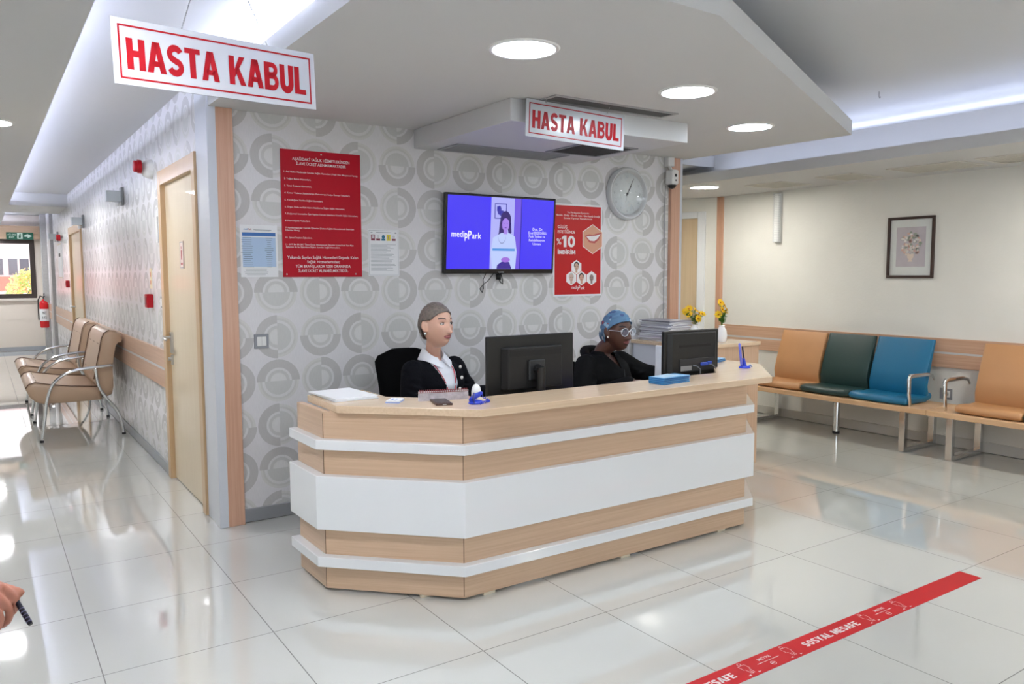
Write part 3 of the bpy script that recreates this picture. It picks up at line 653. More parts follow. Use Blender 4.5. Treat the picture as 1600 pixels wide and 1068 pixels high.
# red notice board
def board(name, label, cat, M, W, H, m, th=.003):
    t = thing(name, label, cat, M=M)
    mb = MB(); mb.box(-W/2, W/2, -H/2, H/2, -th, 0); obj('sheet', mb, m, t)
    return t
t = board('notice_board', 'large red notice board with white Turkish text left of the television', 'notice board', on_tvwall(1.685, 1.753, .006), .482, .723, mat('board_red', (180, 14, 36), .4, spec=.2))
H_, W_ = .723, .482
def ly(f): return H_/2-H_*f
L = [('AŞAĞIDAKİ SAĞLIK HİZMETLERİNDEN', .0, ly(.070), .0165, .345, .007, 'c'), ('İLAVE ÜCRET ALINMAMAKTADIR', .0, ly(.105), .0165, .30, .007, 'c')]
items = [('1. Acil Haller Nedeniyle Sunulan Sağlık Hizmetleri (Yeşil Alan Muayenesi Hariç),', .173, .445), ('2. Yoğun Bakım Hizmetleri,', .228, .155), ('3. Yanık Tedavisi Hizmetleri,', .283, .160), ('4. Kanser Tedavisi (Radyoterapi, Kemoterapi, Radyo İzotop Tedavileri),', .338, .395),
         ('5. Yenidoğana Verilen Sağlık Hizmetleri,', .393, .225), ('6. Organ, Doku ve Kök Hücre Nakillerine İlişkin Sağlık Hizmetleri,', .448, .36), ('7. Doğumsal Anomaliler İçin Yapılan Cerrahi İşlemlere Yönelik Sağlık Hizmetleri,', .500, .44), ('8. Hemodiyaliz Tedavileri,', .555, .145),
         ('9. Kardiyovasküler Cerrahi İşlemler (Sadece Sağlık Hizmetlerinde Belirtilen', .610, .415), ('İşlemler Hariç),', .630, .085), ('10. İşitsel İmplant İşlemleri,', .688, .155), ('11. SUT Eki EK-2/C "İlave Ücret Alınmayacak İşlemler Listesi"nde Yer Alan', .742, .41), ('İşlemler ile Bu İşlemlere İlişkin Sunulan Sağlık Hizmetleri,', .762, .325)]
for s_, f_, w__ in items: L.append((s_, -.222, ly(f_), .0092, w__, .005, 'l'))
L += [('Yukarıda Sayılan Sağlık Hizmetleri Dışında Kalan', 0, ly(.843), .0165, .43, .006, 'c'), ('Sağlık Hizmetlerinden;', 0, ly(.878), .0165, .20, .006, 'c'), ('TÜM BRANŞLARDA %200 ORANINDA', 0, ly(.914), .0165, .335, .006, 'c'), ('İLAVE ÜCRET ALINABİLMEKTEDİR.', 0, ly(.950), .0165, .305, .006, 'c')]
text('lettering', L, mat('board_white', (236, 226, 230), .5), t, .001)
for x, y in ((-.22, -.345), (.2, -.345), (0, .345)): mb = MB(); mb.lathe([(0, .003), (.004, .002), (.005, 0)], 10, Matrix.Translation((x, y, 0))); obj('screw', mb, M_STEEL, t)
# left paper with blue table
t = board('paper_notice', 'white paper notice with a pale blue table, left of the red board', 'paper notice', on_tvwall(1.313, 1.537, .002), .208, .29, M_PAPER, .0008)
M_TB = mat('table_blue', (176, 200, 228), .6); M_TBD = mat('table_blue_dark', (60, 112, 180), .6); M_INK = mat('ink_grey', (98, 104, 116), .6)
print_on('table_body', [rect(0, -.005, .186, .165)], M_TB, t, .0006); print_on('table_head', [rect(0, .093, .186, .02)], M_TBD, t, .0008)
mbp = []
for i in range(15): mbp += [rect(-.07+random.uniform(0, .01), .073-i*.0115, random.uniform(.04, .07), .0022), rect(.055, .073-i*.0115, random.uniform(.02, .05), .0022)]
for i in range(5): mbp.append(rect(-.02, -.10-i*.008, random.uniform(.09, .14), .0014))
mbp += [rect(.02, .118, .10, .002), rect(.02, .113, .08, .002)]
print_on('text_rows', mbp, M_INK, t, .0010)
text('printed_logo', [('medi', -.083, .122, .010, .022, .01, 'l')], mat('logo_blue', (40, 120, 190), .6), t, .001)
text('printed_logo', [('Park', -.060, .121, .010, .020, .01, 'l')], M_RED, t, .001)
# right paper with pictograms
t = board('paper_notice', 'white paper notice with five small pictograms, right of the red board', 'paper notice', on_tvwall(2.073, 1.537, .002), .205, .282, M_PAPER, .0008)
print_on('thin_border', ring_rect(0, 0, .195, .272, .0012), M_INK, t, .0006)
cols = [(120, 40, 60), (120, 40, 60), (30, 110, 140), (226, 206, 40), (120, 40, 60)]
for i, c in enumerate(cols):
    x = -.071+i*.0345
    print_on('pictogram', [rect(x, .092, .026, .036)] if i in (0, 3) else [rect(x, .080, .026, .012)]+([ellp(x, .097, .011, .011)] if i == 2 else []), mat('picto_%s' % i if 0 else ['picto_maroon', 'picto_maroon', 'picto_teal', 'picto_yellow', 'picto_maroon'][i], c, .6), t, .0008)
print_on('pictogram_mark', [rect(-.075, .096, .006, .02), rect(-.066, .096, .006, .02)], M_PAPER, t, .001)
mbp = [];
for i in range(4): mbp += ring_rect(-.0365+(0 if i < 2 else .1035), .098, .013-.004*(i % 2), .013-.004*(i % 2), .0012)
mbp += [rect(.032, .092, .006, .02)]
for i in range(22): ww = random.uniform(.10, .17); mbp.append(rect(-.087+ww/2, .05-i*.0075, ww, .0022))
mbp += [rect(0, .124, .10, .003), rect(-.08, .122, .014, .004), rect(.08, .122, .012, .008)]
print_on('text_rows', mbp, mat('ink_pale', (150, 152, 160), .6), t, .0011)

# poster with smile
t = board('poster', 'red dental discount poster between the television and the clock', 'poster', on_tvwall(3.597, 1.573, .003), .447, .656, M_PAPER, .001)
print_on('red_field', [rect(0, 0, .425, .632)], mat('poster_red', (196, 26, 32), .3, spec=.3), t, .0005)
M_PW = mat('poster_white', (240, 236, 236), .4)
pt = text('lettering', [('Tıp Merkezimiz İçerisinde', 0, .268, .0125, .20, 0, 'c'), ('•Botoks  •Dolgu  •Gençlik Aşısı  •Göz Kapağı Estetiği', 0, .248, .0125, .40, .008, 'c'), ('Estetik Yaptıran Hastalarımıza', 0, .228, .0125, .26, 0, 'c'),
     ('GÜLÜŞ', -.185, .165, .021, .085, .010, 'l'), ('ESTETİĞİNDE', -.185, .13, .021, .155, .010, 'l'), ('%', -.195, .062, .045, .042, .012, 'l')], M_PW, t, .001)
print_on('large_lettering', block_text('10', -.087, .062, .082, .122)+block_text('İNDİRİM', -.105, -.014, .028, .16), M_PW, t, .001)
logo('poster_logo', 0, -.265, .125, M_PW, t, .001)
hx, hy = .135, .083
print_on('hexagon_border', [[(x, y) for x, y in hexa(hx, hy, .108) ]], M_PW, t, .0012)
print_on('smile_skin', [hexa(hx, hy, .103)], mat('print_skin', (214, 156, 128), .4), t, .0014)
print_on('lips', [[(hx-.075, hy+.022), (hx-.03, hy+.035), (hx, hy+.03), (hx+.03, hy+.04), (hx+.085, hy+.05), (hx+.06, hy+.0), (hx+.02, hy-.03), (hx-.03, hy-.025)]], mat('print_lip', (190, 86, 84), .4), t, .0016)
print_on('teeth', [[(hx-.06, hy+.018), (hx-.03, hy+.022), (hx+.03, hy+.026), (hx+.075, hy+.040), (hx+.05, hy+.008), (hx+.015, hy-.014), (hx-.025, hy-.012)]], M_PW, t, .0018)
print_on('tooth_gap', [rect(hx-.045+i*.016, hy+.008+i*.002, .0012, .026) for i in range(7)], mat('print_gap', (200, 190, 186), .4), t, .0019)
hexs = [(-.02, -.128), (-.072, -.205), (.022, -.205), (.116, -.205)]
hexs = [(.0, -.118), (-.049, -.203), (.049, -.203), (.147, -.203)]
hexs = [(-.015, -.120), (-.062, -.2), (.032, -.2), (.126, -.2)]
print_on('portrait_hexagon', [hexa(x, y, .052) for x, y in hexs], M_PW, t, .0012)
skins = [(206, 168, 148), (212, 182, 168), (210, 160, 140), (150, 128, 124)]; hairs = [(58, 48, 46), (196, 192, 190), (48, 38, 38), (60, 54, 54)]
for i, (x, y) in enumerate(hexs):
    if i != 3: print_on('portrait_hair', [ellp(x, y+.012, .023, .027)], mat(['hair_print_dark', 'hair_print_grey', 'hair_print_black'][i], hairs[i], .5), t, .0014)
    print_on('portrait_face', [ellp(x, y+.002, .019, .026), rect(x, y-.03, .018, .02)], mat(['print_face_tan', 'print_face_pale', 'print_face_rose', 'print_face_grey'][i], skins[i], .5), t, .0016)
    print_on('portrait_features', [ellp(x-.008, y+.006, .004, .0018), ellp(x+.008, y+.006, .004, .0018), ellp(x, y-.012, .006, .0022)], mat('print_dark', (70, 48, 46), .5), t, .0018)

# wall clock
t = thing('wall_clock', 'round white wall clock with silver rim near the right corner', 'clock', M=on_tvwall(4.052, 2.000, .0))
R_ = .192
mb = MB(); mb.lathe([(R_*.75, 0), (R_, 0), (R_*1.02, .015), (R_*1.0, .035), (R_*.95, .045), (R_*.90, .043), (R_*.87, .032), (R_*.80, .022)], 64, cap=False); obj('rim', mb, mat('clock_rim', (206, 208, 210), .15, coat=.5), t, smooth=50)
mb = MB(); mb.lathe([(0, .018), (R_*.86, .018), (R_*.86, .0), (0, 0)], 48); obj('dial', mb, mat('clock_dial', (226, 232, 232), .35), t)
mbp = []
for i in range(60):
    a = 2*PI*i/60; r1 = R_*.78; l = .006 if i % 5 else .016; w2 = .0008 if i % 5 else .002
    c, s_ = math.cos(a), math.sin(a); mbp.append([((r1+dx)*c-dy*s_, (r1+dx)*s_+dy*c) for dx, dy in ((0, -w2), (l, -w2), (l, w2), (0, w2))])
print_on('minute_marks', mbp, mat('mark_silver', (170, 176, 178), .4), t, .0186)
text('numerals', [(str(n), R_*.66*math.sin(n*PI/6), R_*.66*math.cos(n*PI/6), .019, None, 0, 'c') for n in range(1, 13)], MATS['mark_silver'], t, .0188)
def hand(name, ang, l, wd, tail, m, z):
    mb = MB(); Mx = Matrix.Rotation(-ang, 4, 'Z')
    mb.prism([(-wd, -tail), (wd, -tail), (wd*.5, l), (-wd*.5, l)], z, z+.0012, Mx); return obj(name, mb, m, t)
hand('minute_hand', math.radians(28), .125, .0032, .02, M_BLACKM, .022); hand('hour_hand', math.radians(33), .07, .0045, .015, M_BLACKM, .020)
hand('second_hand', math.radians(198), .07, .0012, .03, MATS['mark_silver'], .024)
mb = MB(); mb.lathe([(0, .027), (.007, .026), (.008, .018)], 16); obj('hub', mb, M_BLACKM, t, smooth=40)
mb = MB(); mb.lathe([(0, .038), (R_*.87, .034), (R_*.87, .0325), (0, .0365)], 48); obj('cover_glass', mb, M_GLASS, t, smooth=0)

# security camera
t = thing('security_camera', 'small white security camera at the right corner post', 'camera', loc=(4.475, YW-.05, 2.13))
mb = MB(); mb.box(-.03, .035, -.0, .05, .10, .168); mb.tube([(0, .02, .10), (0, -.005, .06)], .012, 12); obj('mount', mb, M_WHITE, t, bevel=.004)
mb = MB(); mb.box(-.034, .034, -.05, .03, -.045, .07); obj('housing', mb, M_WHITE, t, bevel=.012)
mb = MB(); mb.lathe([(0, -.0), (.010, .002), (.012, .0)], 16, Matrix.Translation((0, -.051, .025)) @ Matrix.Rotation(PI/2, 4, 'X')); mb.lathe([(0, 0), (.006, .002), (.007, 0)], 12, Matrix.Translation((0, -.051, -.012)) @ Matrix.Rotation(PI/2, 4, 'X')); obj('lens', mb, M_BLACK, t)
mb = MB(); mb.lathe([(.0, -.075), (.022, -.068), (.034, -.05), (.034, -.045), (0, -.045)], 20, Matrix.Translation((0, -.01, 0))); obj('infrared_base', mb, M_BLACK, t, smooth=40)
mb = MB(); mb.tube([(-.03, .03, -.05), (-.028, .036, -.3), (-.026, .036, -1.2)], .004, 6); obj('cable', mb, M_GREY, t)

# light switches
def switch(M, label, n=2, s=.082):
    t = thing('light_switch', label, 'light switch', M=M)
    mb = MB(); mb.box(-s/2, s/2, -s/2, s/2, 0, .008); obj('switch_frame', mb, mat('switch_silver', (142, 144, 150), .4), t, bevel=.002)
    for i in range(n):
        w3 = .052/n; mb = MB(); mb.box(-.026+w3*i+.0005, -.026+w3*(i+1)-.0005, -.026, .026, .008, .012); obj('rocker', mb, M_WHITE, t, bevel=.001)
    return t
switch(on_tvwall(1.309, 1.03), 'silver framed double light switch near the left corner post')
switch(on_corr(5.93, 1.215), 'silver framed light switch beside the near corridor door', 1)

# ================================================================== RIGHT WALL
# emergency light
t = thing('emergency_light', 'vertical ribbed emergency light tube high on the cream wall', 'wall light', M=on_right(4.975, 1.94))
mb = MB(); mb.box(-.038, .038, -.24, .24, 0, .012); obj('base_plate', mb, M_WHITE, t, bevel=.003)
mb = MB(); mb.prism([(-.034, .012), (.034, .012), (.034, .036), (.02, .05), (-.02, .05), (-.034, .036)], -.235, .235, Matrix.Rotation(-PI/2, 4, 'X') @ Matrix.Scale(-1, 4, (0, 1, 0)))
obj('ribbed_cover', mb, mat('clear_rib', (240, 242, 242), .12, coat=.6), t, bevel=.002)
mb = MB()
for i in range(28): mb.box(-.036, .036, -.228+i*.0168, -.222+i*.0168, .03, .052)
obj('rib', mb, mat('rib_grey', (222, 224, 226), .1, coat=.6), t)
# framed picture
t = thing('framed_picture', 'dark framed print of a pale flower bouquet on the cream wall', 'picture', M=on_right(3.645, 1.616))
PW_, PH_ = .40, .51
mb = MB()
for p in (((-PW_/2, PW_/2, PH_/2-.022, PH_/2)), ((-PW_/2, PW_/2, -PH_/2, -PH_/2+.022)), ((-PW_/2, -PW_/2+.022, -PH_/2+.022, PH_/2-.022)), ((PW_/2-.022, PW_/2, -PH_/2+.022, PH_/2-.022))): mb.box(p[0], p[1], p[2], p[3], 0, .022)
obj('frame', mb, mat('dark_walnut', (58, 40, 34), .35), t, bevel=.002)
mb = MB(); mb.box(-PW_/2+.02, PW_/2-.02, -PH_/2+.02, PH_/2-.02, .002, .006); obj('mount_board', mb, mat('mount_white', (226, 230, 228), .5), t)
print_on('print_field', [rect(0, .005, .25, .33)], mat('print_lilac', (196, 188, 196), .6, noise_amt=.04, nscale=14), t, .0066)
random.seed(3)
fc = [((222, 176, 160), 'bouquet_pink'), ((232, 214, 200), 'bouquet_cream'), ((150, 160, 146), 'bouquet_green'), ((236, 232, 228), 'bouquet_white')]
for k, (c, nm) in enumerate(fc):
    P = []
    for i in range(22):
        a = random.uniform(0, 2*PI); rr = math.sqrt(random.random()); x = rr*.085*math.cos(a); y = .03+rr*.10*math.sin(a)-.0*abs(x)
        P.append(ellp(x, y, random.uniform(.007, .016), random.uniform(.006, .014), 10))
    print_on('bouquet', P, mat(nm, c, .6), t, .0070+k*.0003)
print_on('painted_vase', [[(-.03, -.055), (.03, -.055), (.026, -.085), (.012, -.10), (.02, -.118), (-.02, -.118), (-.012, -.10), (-.026, -.085)]], MATS['bouquet_cream'], t, .0084)
mb = MB(); mb.box(-PW_/2+.02, PW_/2-.02, -PH_/2+.02, PH_/2-.02, .011, .0125); obj('picture_glass', mb, M_GLASS, t)
# power outlet
t = thing('power_outlet', 'silver framed wall socket above the gap between the benches', 'socket', M=on_right(3.295, .425))
mb = MB(); mb.box(-.055, .042, -.044, .044, 0, .01); obj('socket_frame', mb, MATS['switch_silver'], t, bevel=.002)
mb = MB(); mb.box(-.027, .027, -.027, .027, .01, .014); obj('socket_insert', mb, M_WHITE, t, bevel=.001)
mb = MB(); mb.lathe([(0, .0146), (.019, .0146), (.019, .0), (0, 0)], 24); mb2 = mb; obj('socket_well', mb, mat('well_grey', (172, 174, 174), .5), t)
mb = MB(); mb.lathe([(0, .0152), (.0025, .0152), (.0025, .014)], 8, Matrix.Translation((-.009, 0, 0))); mb.lathe([(0, .0152), (.0025, .0152), (.0025, .014)], 8, Matrix.Translation((.009, 0, 0))); obj('socket_hole', mb, M_BLACKM, t)

# benches -------------------------------------------------------------
M_TAN = mat('tan_leather', (186, 138, 94), .42, bump=.15, bscale=350, noise_amt=.03, nscale=6)
M_GREEN = mat('dark_green_leather', (34, 60, 58), .42, bump=.15, bscale=350)
M_BLUE = mat('teal_blue_leather', (18, 106, 146), .42, bump=.15, bscale=350)
M_BW = wood('bench_wood', (222, 184, 142), (204, 162, 120), 'Y', rough=.4)
def cushion_back(y0, y1):
    """shell back: profile in xz swept along y, waisted a little at the bottom"""
    mb = MB(); prof = [(6.235, .425), (6.215, .50), (6.235, .60), (6.285, .73), (6.335, .85), (6.345, .868), (6.365, .866), (6.375, .85), (6.33, .73), (6.285, .60), (6.265, .50), (6.285, .425)]
    yc, hw = (y0+y1)/2, (y1-y0)/2; rs = []
    for k, f in enumerate((-1, -.985, -.9, -.45, 0, .45, .9, .985, 1)):
        sh = .35 if abs(f) == 1 else (.8 if abs(f) > .95 else 1)
        cx = sum(p[0] for p in prof)/len(prof); ring = []
        for x, z in prof:
            wz = 1 if z > .55 else 1+.03*(.55-z)/.12
            mid = 6.25+(z-.45)*.24 if z > .5 else 6.25
            ring.append((mid+(x-mid)*sh+(.012*(1-abs(f)) if z > .5 else 0), yc+hw*f*wz, .645+(z-.645)*(1-.012*(abs(f) == 1))))
        rs.append(ring)
    mb.rings(rs); return mb
def cushion_seat(y0, y1):
    mb = MB(); prof = [(5.925, .400), (5.935, .425), (5.965, .437), (6.05, .434), (6.15, .424), (6.24, .428), (6.30, .45), (6.315, .44), (6.31, .40), (6.24, .372), (5.95, .372), (5.93, .38)]
    yc, hw = (y0+y1)/2, (y1-y0)/2; rs = []
    for f in (-1, -.98, -.9, -.45, 0, .45, .9, .98, 1):
        sh = .45 if abs(f) == 1 else (.85 if abs(f) > .95 else 1); dip = -.006*(1-abs(f)**2)
        rs.append([(x+(.018*f*f if x < 6.0 else 0), yc+hw*f, .405+(z-.405)*sh+(dip if z > .41 else 0)) for x, z in prof])
    mb.rings(rs); return mb
def bench(label, y_hi, y_lo, seats, frames, arms, mid=None):
    t = thing('waiting_bench', label, 'bench', loc=(6.2, (y_hi+y_lo)/2, 0), group='waiting benches along the cream wall')
    T = Matrix.Translation((-6.2, -(y_hi+y_lo)/2, 0))
    def put(n, mb, m, **k): o = obj(n, mb, m, t, **k); o.data.transform(T); return o
    mb = MB(); mb.box(5.90, 6.36, y_lo, y_hi, .327, .368); put('bench_board', mb, M_BW, bevel=.004)
    for y0, y1, m in seats:
        o = put('seat', cushion_seat(y0, y1), m, smooth=55); o = put('backrest', cushion_back(y0+.006, y1-.006), m, smooth=55)
    for y in frames:
        mb = MB(); h = .024
        mb.box(5.95, 5.998, y-h, y+h, .003, .327); mb.box(6.38, 6.428, y-h, y+h, .003, .327); mb.box(5.998, 6.38, y-h, y+h, .003, .04); mb.box(5.998, 6.38, y-h, y+h, .30, .327)
        put('leg_frame', mb, M_CHROME, bevel=.003)
    for y in mid or []:
        mb = MB(); mb.tube([(6.2, y, .02), (6.2, y, .327)], .028, 20); lg = put('leg', mb, M_CHROME, smooth=40)
        mb = MB(); mb.tube([(6.2, y, .0), (6.2, y, .02)], .030, 20); o = obj('leg_foot', mb, M_BLACKM, lg, smooth=40); o.data.transform(T)
    for y in arms:
        mb = MB(); mb.tube([(5.985, y, .37), (5.965, y, .47), (5.962, y, .58), (5.972, y, .598), (6.02, y, .602), (6.22, y, .600), (6.30, y, .585), (6.33, y, .55)], [.016, .02, .022, .022, .018, .014, .012, .01], 14, squash=(1, .6)); put('armrest', mb, M_CHROME, smooth=60)
    return t
bench('waiting bench with tan, dark green and teal seats beside the side cabinet', 5.05, 3.153, [(4.305, 4.79, M_TAN), (3.835, 4.295, M_GREEN), (3.335, 3.825, M_BLUE)], [4.87, 3.365], [3.325], [4.10])
bench('waiting bench with a tan seat at its visible end, at the right edge', 3.150, 1.10, [(2.51, 2.965, M_TAN), (2.035, 2.50, M_GREEN), (1.56, 2.025, M_BLUE)], [3.0, 1.3], [3.05], [2.05])
mb = MB(); mb.lathe([(0, .002), (.006, .0015), (.007, 0)], 12)

# ================================================================== CORRIDOR FITTINGS
def wall_beacon(y, z, label):
    t = thing('wall_uplight', label, 'wall light', M=on_corr(y, z), group='small box lights on the corridor wall')
    mb = MB(); mb.box(-.05, .05, -.075, .075, 0, .022); obj('back_plate', mb, mat('lamp_grey', (128, 130, 132), .4), t, bevel=.003)
    mb = MB(); mb.box(-.04, .04, -.045, .045, .022, .135); obj('lamp_box', mb, mat('lamp_frost', (198, 204, 206), .3), t, bevel=.006)
    mb = MB(); mb.lathe([(0, -.085), (.016, -.08), (.02, -.06), (.018, -.05)], 16, Matrix.Translation((0, 0, .05)) @ Matrix.Rotation(-PI/2, 4, 'X').to_4x4() if 0 else Matrix.Translation((0, -.0, .05)) @ Matrix.Rotation(-PI/2, 4, 'X')); obj('sensor', mb, M_WHITE, t, smooth=40)
    return t
wall_beacon(7.5, 2.07, 'grey box light on the corridor wall, nearest the near door')
wall_beacon(10.55, 2.03, 'grey box light on the corridor wall just before the far door')
wall_beacon(14.2, 2.0, 'grey box light on the corridor wall beyond the far door')
def siren(y, z, label):
    t = thing('fire_alarm_sounder', label, 'alarm', M=on_corr(y, z))
    mb = MB(); mb.lathe([(0, .075), (.03, .072), (.055, .055), (.065, .03), (.068, 0), (0, 0)], 28); obj('white_dome', mb, M_WHITE, t, smooth=40)
    mb = MB(); mb.lathe([(0, .125), (.035, .125), (.04, .12), (.04, .10), (.046, .10), (.046, .075), (0, .075)], 20, Matrix.Translation((.03, .01, 0))); obj('red_horn', mb, M_RED, t, smooth=30)
    return t
siren(6.13, 2.15, 'white and red alarm sounder above left of the near corridor door')
siren(12.9, 1.92, 'red alarm sounder beside the far corridor door')
def call_point(y, z, label):
    t = thing('fire_call_point', label, 'fire alarm button', M=on_corr(y, z))
    mb = MB(); mb.box(-.05, .05, -.05, .05, 0, .045); obj('red_box', mb, M_RED, t, bevel=.006)
    mb = MB(); mb.box(-.03, .03, -.028, .028, .045, .048); obj('button_plate', mb, mat('plate_dark_red', (120, 14, 26), .4), t)
    return t
call_point(6.33, 1.215, 'red fire alarm button between the corridor chairs and the near door')
call_point(12.75, 1.28, 'red fire alarm button next to the far corridor door')
mb = MB(); mb.box(-.035, .035, -.075, .075, 0, .003)
o = tag(obj('fire_instruction_sign', mb, mat('sign_yellowish', (238, 226, 190), .5)), 'small pale vertical sign above the near red alarm button', 'sign'); o.matrix_world = on_corr(6.34, 1.38)
print_on('sign_mark', [ellp(0, .03, .018, .022), rect(0, -.03, .03, .03)], mat('sign_orange', (206, 110, 60), .5), o, .0036)
t = thing('door_plate', 'narrow framed red and white symbol plate on the near door', 'sign', M=frame((XC+.011, 5.29, 1.53), (0, -1, 0), (0, 0, 1)))
mb = MB(); mb.box(-.05, .05, -.085, .085, 0, .004); obj('plate', mb, mat('plate_pink', (226, 206, 196), .4), t)
print_on('plate_border', ring_rect(0, 0, .094, .164, .006), M_GREY, t, .0045); print_on('plate_symbol', [ellp(0, .045, .010, .010), [(-.016, .03), (.016, .03), (.012, -.03), (-.012, -.03)], rect(0, -.055, .05, .014)], M_RED, t, .0046)
mb = MB(); mb.box(-.02, .02, -.09, .09, 0, .012); o = tag(obj('wall_sensor', mb, M_WHITE, bevel=.003), 'small white upright plate on the wall left of the near door', 'sensor'); o.matrix_world = on_corr(6.0, 1.72)
# far framed notice
t = thing('framed_notice', 'narrow framed notice on the wall past the far corridor door', 'notice', M=on_corr(14.0, 1.62))
mb = MB(); mb.box(-.35, .35, -.27, .27, 0, .01); obj('backing', mb, M_PAPER, t); print_on('frame_line', ring_rect(0, 0, .68, .52, .012), mat('gold_frame', (196, 180, 130), .4), t, .011); print_on('dark_bar', [rect(0, .09, .3, .05)], M_BLACKM, t, .0112)
# fire extinguisher
t = thing('fire_extinguisher', 'red fire extinguisher hanging at the far end of the corridor wall', 'fire extinguisher', loc=(.965, 16.75, .45), rotz=0)
mb = MB(); mb.lathe([(0, 0), (.07, 0), (.08, .02), (.08, .42), (.072, .46), (.04, .50), (.02, .515), (0, .515)], 28); obj('cylinder', mb, mat('extinguisher_red', (206, 22, 30), .25), t, smooth=40)
mb = MB(); mb.lathe([(.0812, .12), (.0812, .34)], 28, cap=False); obj('label_band', mb, M_PAPER, t, smooth=0)
text('label_print', [('YKT', 0, .27, .045, .07, .02, 'c'), ('6 KG', 0, .19, .045, .07, .02, 'c')], M_BLACKM, t, 0).data.transform(Matrix.Translation((-.01, -.083, 0)) @ Matrix.Rotation(PI/2, 4, 'X'))
mb = MB(); mb.tube([(0, 0, .51), (0, 0, .56)], .018, 10); mb.box(-.012, .012, -.10, .02, .56, .575); mb.tube([(0, -.01, .59), (0, -.10, .62)], .008, 8); obj('valve_handle', mb, M_BLACKM, t)
mb = MB(); mb.tube([(0, 0, .55), (-.06, -.02, .58), (-.095, -.02, .50), (-.098, -.02, .30), (-.095, -.02, .14)], .010, 10); obj('hose', mb, M_BLACKM, t, smooth=0)
mb = MB(); mb.box(.02, .092, -.02, .02, .30, .33); obj('wall_bracket', mb, M_STEEL, t)
# exit sign
t = thing('exit_sign', 'green emergency exit sign on the wooden pelmet over the window', 'sign', M=frame((.655, YEND-.205, 2.115), (1, 0, 0), (0, 0, 1)))
mb = MB(); mb.box(-.21, .21, -.065, .065, -.02, 0); obj('sign_case', mb, mat('exit_green', (20, 96, 72), .4), t, bevel=.003)
M_EXW = mat('exit_white', (220, 240, 228), .4)
print_on('running_figure', [rect(-.0, 0, .085, .105)], M_EXW, t, .0008); print_on('figure', [ellp(.005, .03, .012, .012), [(-.015, .015), (.02, .012), (.01, -.04), (-.02, -.035)]], MATS['exit_green'], t, .0014)
print_on('arrow', [[(.07, -.014), (.12, -.014), (.12, -.038), (.19, 0), (.12, .038), (.12, .014), (.07, .014)]], M_EXW, t, .001)
text('exit_words', [('ACİL ÇIKIŞ', -.125, .024, .03, .13, .01, 'c'), ('EXIT', -.125, -.025, .03, .08, .01, 'c')], M_EXW, t, .001)

